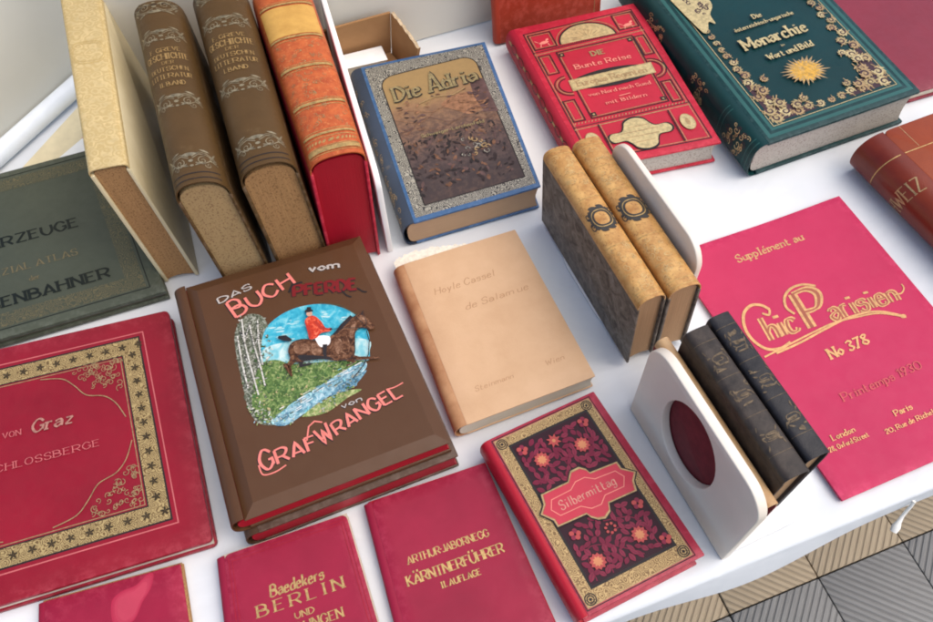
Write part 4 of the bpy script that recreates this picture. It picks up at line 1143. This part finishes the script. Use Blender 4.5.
# small corner beasts
pk2 = M['pinkgold'] = plain_mat('rose_gold_blocking', (.72, .24, .18), .45)
for cx in (.031, .136):
    d.leaf(cx, .205, .013, .005, .1, pk2); d.leaf(cx + .005, .209, .006, .003, .7, pk2); d.strip([(cx - .004, .203), (cx - .006, .198)], .0012, pk2); d.strip([(cx + .004, .203), (cx + .005, .198)], .0012, pk2); d.strip([(cx - .006, .206), (cx - .010, .210)], .001, pk2)
dbl(q((.0165, .195), (.0440, .195), (.0440, .222), (.0165, .222))); dbl(q((.123, .199), (.148, .199), (.148, .226), (.123, .226)))
# side panels with round ends
for x0, x1 in ((.0160, .0330), (.1345, .1500)):
    dbl(q((x0, .150), (x1 - .003, .150), (x1 - .003, .183), (x0, .183))); dbl(q((x0, .070), (x1 - .003, .070), (x1 - .003, .104), (x0, .104)))
    cx = .033 if x0 < .1 else .134; sg = -1 if x0 < .1 else 1
    for r_, m in ((.0165, K), (.0140, P_), (.0115, K)): d.strip([(cx + sg * r_ * math.cos(R(a)), .127 + r_ * math.sin(R(a))) for a in range(-90, 91, 12)], .0012, m)
dbl(q((.0375, .070), (.1310, .0725), (.1335, .186), (.0385, .184)))
for cx, cy in ((.043, .178), (.1285, .180), (.042, .0755), (.1265, .078)): d.rect(cx - .003, cy - .003, cx + .003, cy + .003, K); d.up(.00002); d.disc(cx, cy, .0014, P_)
text(d, 'DIE', .076, .166, .0075, .016, P_, (.3, .14, 90)); text(d, 'Bunte Reise', .050, .150, .0075, .068, pk2, (.2, .1, 90))
d.disc(.085, .127, .050, M['crimson_dark'] if 'crimson_dark' in M else K, .0145, 24, 0); d.up()
d.poly(q((.0335, .1165), (.1355, .1190), (.1365, .1370), (.0345, .1345)), G); d.up(); d.box(q((.0345, .1175), (.1345, .1199), (.1355, .1360), (.0355, .1336)), .0006, P_)
text(d, 'Europas Regenten', .042, .1225, .0085, .084, M['gold_dull'], (.24, .12, 120), 0, True, 1.5)
text(d, 'von Nord nach Sued', .048, .1030, .0050, .074, pk2, (.2, .1, 90)); text(d, 'mit Bildern', .062, .086, .0050, .048, pk2, (.2, .1, 90)); d.strip([(.080, .0945), (.094, .0955)], .0012, pk2)
# lower cartouche
ct = [(.0440, .0335), (.0480, .0400), (.0600, .0405), (.0650, .0460), (.0690, .0535), (.0800, .0575), (.0910, .0540), (.0955, .0465), (.1010, .0415), (.1130, .0415), (.1175, .0350), (.1130, .0290), (.1010, .0285), (.0960, .0230), (.0920, .0150), (.0810, .0115), (.0700, .0150), (.0655, .0225), (.0600, .0275), (.0480, .0275)]
big_ct = [((x - .0807) * 1.07 + .0807, (y - .0345) * 1.12 + .0345) for x, y in ct]
d.poly(smooth(big_ct), K); d.up(); d.poly(smooth(ct), G); d.up()
for i, (l_, y) in enumerate(((.022, .045), (.044, .038), (.040, .031), (.022, .0225))): d.strip([(.081 - l_ / 2, y), (.081 + l_ / 2, y)], .0010, P_)
for s_ in (.0395, .1225): d.strip([(s_, .011), (s_ + .0006, .059)], .0014, K); d.strip([(s_ + .002, .011), (s_ + .0026, .059)], .0008, P_)
for cx in (.026, .1375):
    d.disc(cx, .037, .0078, G, .0115); d.up(); d.ring(cx, .037, .0080, .0008, P_, .0118); d.leaf(cx, .037, .012, .005, 1.57, P_)
b.part('cover_blocking', d.mb, b.front)
d = Deco(b.spine_map())
for i in range(9):
    y = .02 + .024 * i; d.ring(.008, y, .005, .0012, K, .008); d.leaf(.008, y + .012, .012, .004, 1.57, P_)
b.part('spine_blocking', d.mb, b.spine)

# green monarchy book
M['teal'] = cloth_mat('teal_green_cloth', (.003, .033, .034), .15, .38, None, .6, .24)
M['teal_l'] = cloth_mat('pale_teal_rule', (.022, .10, .090), .15, .4, None, 1, .3)
M['purple'] = plain_mat('purple_blocking', (.055, .028, .035), .45)
M['sungold'] = gold_mat('bright_gold_disc', (.78, .42, .06), .35, .4, .6)
fr = flat_frame(q((.2231, .8757), (.4138, .9424), (.5116, .6430), (.3215, .5765)), .2017, .315, .05, seed=8)
b = Book('book', 'large dark green book with golden scrollwork border and a gold sun on its cover', fr, M['teal'], M['teal'], M['page_grey'], None, tb=.004, ra=.016, ja=.008, cut=.018, ov=.004)
d = Deco(b.front_map())
d.band(q((.012, .309), (.1965, .309), (.1965, .006), (.012, .006)), .0045, M['teal_l'])
d.band(q((.0205, .300), (.1885, .300), (.1885, .0145), (.0205, .0145)), .0035, M['teal_l'])
d.band(q((.0255, .295), (.1845, .295), (.1845, .0190), (.0255, .0190)), .0008, M['gold_pale'])
d.up()
Rr = random.Random(11)
def scrolls(n, fn, w=.0017):
    for i in range(n):
        x, y, r_ = fn(); m = Rr.choices((M['gold_pale'], M['gold'], M['purple'], M['black']), (5, 3, 2, 2))[0]
        d.spiral(x, y, r_, Rr.uniform(0, 6.3), Rr.uniform(.7, 1.4), w * Rr.uniform(.7, 1.7), m, Rr.choice((-1, 1)))
        if Rr.random() < .5: d.leaf(x + Rr.uniform(-.004, .004), y + Rr.uniform(-.004, .004), Rr.uniform(.007, .014), Rr.uniform(.003, .006), Rr.uniform(0, 6), m)
cor = lambda cx, cy, sx, sy: (lambda: (lambda u, v: (cx + sx * u, cy + sy * v, Rr.uniform(.0030, .0068)))(Rr.random() ** 1.6 * .062, Rr.random() ** 1.9 * .030))
corv = lambda cx, cy, sx, sy: (lambda: (lambda u, v: (cx + sx * u, cy + sy * v, Rr.uniform(.0030, .0068)))(Rr.random() ** 1.9 * .026, Rr.random() ** 1.5 * .105))
for cx, cy, sx, sy in ((.030, .0235, 1, 1), (.1805, .0235, -1, 1)):
    d.poly([(cx, cy), (cx + sx * .055, cy), (cx + sx * .028, cy + sy * .018), (cx + sx * .018, cy + sy * .034), (cx, cy + sy * .075)], M['purple'])
    pass
def acanthus(x, y, r_, a0, fl, m):
    d.disc(x + Rr.uniform(-.001, .001), y, r_ * 1.05, M['purple'], r_ * .9, 12, a0)
    for k in range(8):
        a = a0 + fl * k * .62; rr = r_ * (1.12 - .05 * k)
        d.leaf(x + rr * math.cos(a), y + rr * math.sin(a), r_ * 1.25, r_ * .34, a + fl * 1.05, m if k % 3 else M['gold_dull'])
    d.up(.000004)
    d.spiral(x, y, r_ * .95, a0, 1.35, r_ * .26, m, fl); d.disc(x, y, r_ * .24, m)
    d.strip([(x + r_ * .95 * math.cos(a0), y + r_ * .95 * math.sin(a0)), (x + r_ * 1.9 * math.cos(a0 - fl * .5), y + r_ * 1.9 * math.sin(a0 - fl * .5))], r_ * .2, M['gold_dull'])
M['gold_sc'] = gold_mat('scroll_gold', (.50, .37, .17), .35, .45, .5)
mm = [M['gold_sc'], M['gold_pale'], M['gold_dull']]
for k in range(11):
    x = .036 + .0138 * k; e = abs(x - .105) / .075
    acanthus(x, .0285 + .007 * e * (k % 2), .0036 + .0030 * e, Rr.uniform(0, 6), (-1) ** k, mm[k % 3])
for k in range(15):
    y = .040 + .0115 * k; e = max(0, 1 - (y - .03) / .12)
    acanthus(.0345 + .008 * e * (k % 2), y, .0034 + .0030 * e, Rr.uniform(0, 6), (-1) ** k, mm[k % 3])
    acanthus(.1770 - .011 * (k % 2) * (.4 + e), y + .004, .0042 + .0026 * e, Rr.uniform(0, 6), -(-1) ** k, mm[(k + 1) % 3])
for cx, sx in ((.030, 1), (.1805, -1)):
    for u, v, r_ in ((.020, .022, .0062), (.013, .045, .0058), (.036, .012, .0055), (.024, .060, .0040), (.048, .018, .0040)):
        acanthus(cx + sx * u, .0235 + v, r_, Rr.uniform(0, 6), sx, mm[Rr.randrange(3)])
d.up(); d.poly(smooth([(.0275, .293), (.0275, .185), (.036, .178), (.044, .190), (.050, .184), (.052, .200), (.063, .215), (.066, .24), (.085, .27), (.11, .293)]), M['gold_pale'])
d.poly(smooth([(.1830, .293), (.1830, .185), (.172, .178), (.165, .188), (.150, .195), (.148, .212), (.13, .235), (.115, .293)]), M['gold_pale'])
d.up()
for i in range(26): d.spiral(Rr.uniform(.034, .062), Rr.uniform(.195, .285), Rr.uniform(.002, .005), Rr.uniform(0, 6), 1, .0012, M['purple']); d.spiral(Rr.uniform(.150, .178), Rr.uniform(.19, .285), Rr.uniform(.002, .005), Rr.uniform(0, 6), 1, .0012, M['purple'])
for m, of in ((K, .0005), (M['gold_pale'], 0)):
    text(d, 'Die', .0945 + of, .1725 - of, .0070, .011, m, (.22, .1, 110)); text(d, 'österreichisch-ungarische', .0635 + of, .161 - of, .0055, .078, m, (.2, .12, 110))
    text(d, 'Monarchie', .0590 + of, .1300 - of, .0165, .082, m, (.20, .08, 115), 0, True, 2.3)
    text(d, 'in', .0985 + of, .1190 - of, .0040, .004, m); text(d, 'Wort und Bild', .0745 + of, .1060 - of, .0080, .058, m, (.24, .1, 120)); d.up(.00003)
def burst(n, r0, r1, m, sy=.82): d.poly([((.1015 + (rr := (Rr.uniform(*r1) if i % 2 else Rr.uniform(*r0))) * math.cos(2 * math.pi * i / n)), .0755 + rr * sy * math.sin(2 * math.pi * i / n)) for i in range(n)], m)
burst(56, (.014, .019), (.021, .031), M['gold_dull']); d.up(.00003); burst(44, (.012, .016), (.017, .023), M['sungold']); d.up(.00003)
for i in range(22): d.spiral(.1015 + Rr.uniform(-.013, .013), .0755 + Rr.uniform(-.012, .012), .003, Rr.uniform(0, 6), 1, .0007, M['gold'])
b.part('cover_blocking', d.mb, b.front)
d = Deco(b.spine_map())
for y in (.006, .060):
    d = Deco(b.spine_map())
    for o_ in (0, .006): d.strip([(-.03, y + o_), (.032, y + o_)], .0011, M['teal_l'], .003)
    b.part('spine_rule', d.mb, b.spine)
for y0 in (.036, .12, .22):
    d = Deco(b.spine_map())
    for i in range(34):
        m = Rr.choice((M['gold_dull'], M['gold_pale'], M['purple'])); d.spiral(Rr.uniform(-.012, .022), y0 + Rr.uniform(-.018, .018), Rr.uniform(.002, .005), Rr.uniform(0, 6), 1.1, .0011, m, Rr.choice((-1, 1)))
    b.part('spine_medallion', d.mb, b.spine)

# rust red book leaning on the back board, maroon book, brown leather book
M['rust'] = cloth_mat('rust_red_cloth', (.36, .035, .012), .1, .5)
M['maroon'] = cloth_mat('maroon_cloth', (.21, .014, .032), .1, .5)
ux = EX; basev = .672
def lean_frame(u0, u1, v0, v1, Lz, T):
    """book leaning back against a board: a along the table, b up the cover, c towards the viewer"""
    up = Vector((0, v1 - v0, Lz)); L_ = up.length; un = up / L_; nr = Vector((0, -un.z, un.y))
    P = [[[None] * 2, [None] * 2], [[None] * 2, [None] * 2]]
    for i, u in enumerate((u0, u1)):
        for j in (0, 1):
            for k in (0, 1):
                r_ = up * j + nr * T * (k - 1); w_ = tw(u, v0 + r_.y, r_.z + (T * un.y if True else 0)); P[i][j][k] = w_
    return Frame(P, u1 - u0, L_, T)
fr = lean_frame(.062, .205, .668, .698, .235, .014)
b = Book('book', 'rust red plain book leaning upright behind the scarlet book', fr, M['rust'], M['rust'], M['page'], None, tb=.002, ra=.007)
d = Deco(b.front_map()); d.strip([(.134, .002), (.134, .235)], .0007, M['gold_dull'])
b.part('gilt_rule', d.mb, b.front)
fr = flat_frame(q((.400, .966), (.600, 1.02), (.7220, .731), (.5240, .6725)), .205, .30, .016, seed=9)
Book('book', 'plain maroon book lying flat beyond the large green book', fr, M['maroon'], M['maroon'], M['page_cream'], None, tb=.003, ra=.008, cut=.018)
M['saddle'] = leather_mat('red_brown_leather', (.20, .028, .007), (.30, .052, .010), .34, 12, .3)
M['saddle_s'] = leather_mat('dark_red_leather', (.12, .012, .006), (.20, .028, .008), .30, 12, .35)
bd = Vector((math.cos(R(-66.8)), math.sin(R(-66.8)))); ad = Vector((math.cos(R(20)), math.sin(R(20)))); tl_ = Vector((.4275, .5785))
fr = flat_frame(q(tuple(tl_), tuple(tl_ + ad * .15), tuple(tl_ + ad * .15 + bd * .2), tuple(tl_ + bd * .2)), .15, .2, .05, amp=0)
b = Book('book', 'glossy red-brown leather book with a fat rounded spine and gilt rules', fr, M['saddle'], M['saddle_s'], M['page'], None, tb=.004, ja=.026, ra=.028, e=.9, corner=.008, bulgep=.85)
d = Deco(b.spine_map())
d.strip([(-.037, .166), (.0375, .166)], .0010, M['gold'], .002)
b.part('spine_rule', d.mb, b.spine); d = Deco(b.spine_map())
text(d, 'SCHWEIZ', -.034, .120, .0160, .066, M['gold_dull'], (.12, .06, 90))
b.part('spine_lettering', d.mb, b.spine)
d = Deco(b.front_map()); d.strip([(.0262, .166), (.148, .166)], .0010, M['gold']); d.strip([(.046, .168), (.046, .199)], .0006, M['gold_dull'])
text(d, 'HANDBUCH', .062, .150, .0085, .07, M['gold'])
b.part('cover_lettering', d.mb, b.front)

# raspberry portfolio
t_ = M['pinkred']
tq = q((.2152, .4743), (.4088, .5403), (.5042, .2725), (.3165, .2075))
fr = flat_frame(tq, .2016, .2848, .0042, z0=.0003, amp=.0017, seed=1.2)
p = Thing('portfolio', 'large thin raspberry pink portfolio with swirling gold title', 'portfolio', fr)
g = MB(); rbox(g, (0, 0, .0022), (.2016, .2848, .0042), M['pinkred'], .0004, .010); fc = p.part('front_cover', g)
g = MB(); rbox(g, (.0005, .0005, 0), (.2010, .2845, .0008), M['pinkred'], .0002, .010); p.part('back_cover', g)
g = MB(); rbox(g, (.0012, .0015, .0009), (.2000, .2835, .0021), M['page_cream'], 0, .010); p.part('page_block', g)
d = Deco(lambda u, v, z: (u, v, .0042 + .00012 + z)); G = M['chicgold'] = gold_mat('brass_gold', (.62, .34, .14), .4, .42, .7)
gf = M['chicfaint'] = plain_mat('rubbed_gold_on_pink', (.56, .10, .10), .5)
text(d, 'Supplément au', .0570, .2505, .0085, .078, G, (.2, .1, 120), .1)
# title: outlined letters drawn as paired strokes with a dark core
def deco_title(s, x, y, h, w_, wp, gap=1.7):
    text(d, s, x, y, h, w_, G, (.24, .10, 100), .10, False, gap, wp); d.up(.00004)
    text(d, s, x, y, h, w_, M['chiccore'], (.09, .03, 100), .10, False, gap, wp, None, True); d.up(.00004)
M['chiccore'] = plain_mat('bronze_core', (.34, .10, .06), .45)
deco_title('hic', .0375, .1600, .0255, .0300, lambda u, v: (u, v - u * .03))
deco_title('P', .0800, .1565, .040, .0240, lambda u, v: (u, v))
deco_title('arisien', .1040, .1545, .0235, .0720, lambda u, v: (u, v * (1 - u * 1.2) - u * .06))
def cur(pts, w0, m, n=8):
    P = cat_rom([Vector(x) for x in pts], n)
    d.strip([tuple(x) for x in P], w0, m, .003)
cur([(.0540, .1900), (.0490, .1975), (.0400, .2010), (.0290, .1960), (.0215, .1830), (.0205, .1680), (.0270, .1540), (.0400, .1490), (.0520, .1510)], .0030, G)
cur([(.0540, .1900), (.0500, .1850), (.0450, .1890)], .0022, G)
cur([(.0730, .1760), (.0700, .1860), (.0760, .1970), (.0880, .2030), (.1010, .2020), (.1110, .1960)], .0026, G)
cur([(.0205, .1470), (.0450, .1490), (.0700, .1510), (.1000, .1525), (.1250, .1495), (.1480, .1445), (.1690, .1310)], .0018, G)
cur([(.0330, .1460), (.0600, .1470), (.0900, .1500), (.1200, .1520), (.1480, .1470), (.1690, .1320)], .0022, G)
d.disc(.1670, .1330, .0030, G, .0022); cur([(.1760, .1570), (.1830, .1560), (.1890, .1600), (.1900, .1650)], .0014, G)
text(d, 'No 378', .0765, .1205, .0100, .042, G, (.24, .12, 110), .1)
text(d, 'Printemps 1930', .0610, .0790, .0080, .085, gf, (.16, .08, 100), .1)
text(d, 'London', .0275, .0500, .0052, .024, G, (.2, .12, 90), .1); text(d, '28, Oxford Street', .0180, .0415, .0042, .042, G, (.2, .12, 90), .1)
text(d, 'Paris', .0940, .0485, .0052, .018, G, (.2, .12, 90), .1); text(d, '20, Rue de Richelieu', .0755, .0370, .0042, .060, G, (.2, .12, 90), .1)
p.part('title', d.mb, fc)

# floral red book
M['silver_red'] = cloth_mat('wine_red_cloth', (.34, .018, .042), .1, .42)
M['silber_spine'] = cloth_mat('bright_red_spine', (.46, .010, .024), .1, .42)
M['silber_frame'] = filigree_mat('ochre_gold_frame', (.19, .11, .045), (.50, .34, .145), 190, .40, .54, .45, 30)
fr = flat_frame(q((.0041, .2676), (.1109, .3126), (.1818, .1616), (.0725, .1159)), .1172, .1666, .032, seed=4, amp=.0002)
b = Book('book', 'red book with a dark floral panel in a gold frame and a red cartouche', fr, M['silver_red'], M['silber_spine'], M['page_cream'], None, tb=.003, ra=.009, ja=.010, cut=.014, ov=.0035)
d = Deco(b.front_map())
dark = M['plum'] = plain_mat('dark_plum_ground', (.028, .006, .012), .45); lf = [plain_mat('leaf_print', (.165, .010, .034), .45), plain_mat('leaf_print_pale', (.21, .020, .046), .45)]
vein = plain_mat('leaf_vein', (.13, .010, .03), .45); fw = plain_mat('flower_print', (.42, .065, .060), .45); fw2 = plain_mat('flower_heart', (.56, .22, .10), .45)
A0, A1, B0, B1 = .0245, .0995, .0185, .1515
d.band(q((.0110, .1640), (.1105, .1640), (.1105, .0030), (.0110, .0030)), .0008, M['black'])
d.up(); d.rect(.0125, .0045, .1090, .1625, M['silber_frame']); d.up(.00006)
d.band(q((.0125, .1625), (.1090, .1625), (.1090, .0045), (.0125, .0045)), .0010, M['gold_dull']); d.band(q((A0 - .0022, B1 + .0022), (A1 + .0022, B1 + .0022), (A1 + .0022, B0 - .0022), (A0 - .0022, B0 - .0022)), .0022, M['black'])
d.up(.00003); d.rect(A0, B0, A1, B1, dark); d.up(.00006)
for cx, cy in ((.0180, .1570), (.1035, .1570), (.1035, .0100), (.0180, .0100)):
    for r_ in (.0045, .0028): d.ring(cx, cy, r_, .0009, M['black'])
    d.disc(cx, cy, .0012, M['black'])
FLW = [(.060, .1400, 1), (.080, .1260, 2), (.042, .1290, 2), (.0920, .1440, 3), (.031, .1440, 3), (.0385, .0330, 2), (.080, .0370, 2), (.0335, .0600, 3), (.0930, .0600, 3), (.0965, .0250, 3), (.062, .0520, 4)]
Rl = random.Random(21); placed = [(x, y, .0075) for x, y, _ in FLW]
cart = [(x / 1000, y / 1000) for x, y in [(25.3, 102.0), (51.4, 101.9), (58.1, 109.3), (66.3, 109.4), (70.8, 105.3), (72.2, 101.0), (97.9, 99.1), (98.2, 92.3), (107.1, 84.2), (101.4, 78.2), (98.6, 69.6), (72.3, 70.6), (69.4, 64.1), (62.7, 60.6), (57.0, 62.3), (52.7, 66.2), (50.8, 70.5), (24.0, 71.5), (23.8, 77.7), (16.7, 86.8), (23.2, 93.3)]]
for stem in ([(.030, .020), (.036, .045), (.055, .040), (.075, .022)], [(.09, .02), (.085, .05), (.06, .06)], [(.03, .11), (.045, .125), (.05, .145)], [(.07, .113), (.085, .12), (.092, .148)], [(.06, .112), (.058, .13)], [(.045, .02), (.05, .04), (.07, .05), (.09, .04)]):
    d.strip([tuple(x) for x in cat_rom([Vector(s_) for s_ in stem], 6)], .0009, lf[0])
tries = 0; cnt = 0
while tries < 9000 and cnt < 230:
    tries += 1; x, y = Rl.uniform(A0 + .003, A1 - .003), Rl.uniform(B0 + .004, B1 - .004)
    if .066 < y < .105: continue
    if any((x - u) ** 2 + (y - v) ** 2 < (r_ + .0012) ** 2 for u, v, r_ in placed): continue
    placed.append((x, y, .0031)); cnt += 1
    d.leaf(x, y, Rl.uniform(.0062, .0088), Rl.uniform(.0034, .0047), Rl.choice((1.1, 1.9, .4, 2.6, 1.57)) + Rl.uniform(-.4, .4), Rl.choice(lf), vein)
d.up()
for x, y, k in FLW:
    if k == 1: d.star(x, y, .0068, .0036, 8, fw, .2); d.up(.00002); d.disc(x, y, .0016, fw2)
    elif k == 2:
        d.star(x, y, .0072, .0056, 11, fw); d.up(.00002); d.star(x, y, .0046, .0030, 9, fw2, .3)
    elif k == 3:
        for i in range(5): a = i * 1.257; d.disc(x + .003 * math.cos(a), y + .003 * math.sin(a), .0021, lf[1] if i % 2 else fw)
    else:
        for i in range(7): a = i * .9; d.disc(x + .004 * math.cos(a), y + .004 * math.sin(a), .0012, fw)
d.up(.00008)
sc_ = lambda k: [((x - .0615) * k[0] + .0615, (y - .0860) * k[1] + .0860) for x, y in cart]
cl = M['cart_red'] = cloth_mat('cartouche_red', (.50, .024, .050), .08, .42)
d.poly(sc_((1.03, 1.05)), M['black']); d.up(.00003); d.poly(sc_((1, 1)), M['gold_dull']); d.up(.00003); d.poly(sc_((.965, .93)), fw); d.up(.00003); d.poly(sc_((.945, .89)), cl); d.up(.00003)
d.strip([(.031, .094), (.050, .0945), (.057, .099), (.066, .099), (.073, .094), (.092, .0925), (.096, .085), (.091, .0775), (.073, .078), (.066, .0725), (.057, .073), (.050, .0785), (.031, .079), (.0265, .0865)], .0007, pk2, closed=True)
text(d, 'Silbermittag', .0345, .0825, .0078, .052, M['foil_pink'], (.13, .06, 110), .05, False)
b.part('cover_decoration', d.mb, b.front)

# two guide books
for nm, lab, tq, W, L, Hh, sd in (('karn', 'slim crimson guide book lettered ARTHUR JABORNEGG KÄRNTNERFÜHRER', ((-.0978, .2268), (.0086, .2579), (.0586, .1165), (-.0592, .0815)), .1175, .150, .0105, 2.2),
                                  ('ber', 'slim crimson guide book lettered BERLIN in gold', ((-.2221, .1868), (-.1142, .2183), (-.0693, .0752), (-.1887, .0405)), .1186, .150, .012, 3.1)):
    fr = flat_frame(tq, W, L, Hh, seed=sd, amp=.0004)
    b = Book('guide_book', lab, fr, M['raspberry'], M['raspberry'], M['page_red'] if nm == 'karn' else M['page'], 'crimson guide books', tb=.0011, ra=.008, ja=.006, cut=.011, ov=-.0008, corner=.005)
    d = Deco(b.front_map())
    if nm == 'karn':
        text(d, 'ARTHUR·JABORNEGG', .0225, .0875, .0062, .073, M['gold'], (.19, .07, 90), 0, True, 1.7)
        text(d, 'KÄRNTNERFÜHRER', .0175, .0705, .0080, .085, M['gold'], (.20, .065, 90), 0, True, 1.7)
        text(d, 'II. AUFLAGE', .0435, .0595, .0050, .034, M['gold'], (.22, .1, 90), 0, True, 1.9)
    else:
        text(d, 'Baedekers', .0400, .1030, .0095, .046, M['gold'], (.20, .06, 110), .1, False)
        text(d, 'BERLIN', .0272, .0905, .0092, .073, M['gold'], (.22, .06, 90), 0, True, 4.2)
        text(d, 'UND', .0565, .0795, .0048, .0155, M['gold'], (.22, .1, 90))
        text(d, 'UMGEBUNGEN', .0270, .0685, .0074, .067, M['gold'], (.20, .07, 90))
        for r_ in range(2): d.band(q((.009 + .003 * r_, .146 - .003 * r_), (.1155 - .003 * r_, .146 - .003 * r_), (.1155 - .003 * r_, .004 + .003 * r_), (.009 + .003 * r_, .004 + .003 * r_)), .0006, M['crimson'])
    b.part('title', d.mb, b.front)
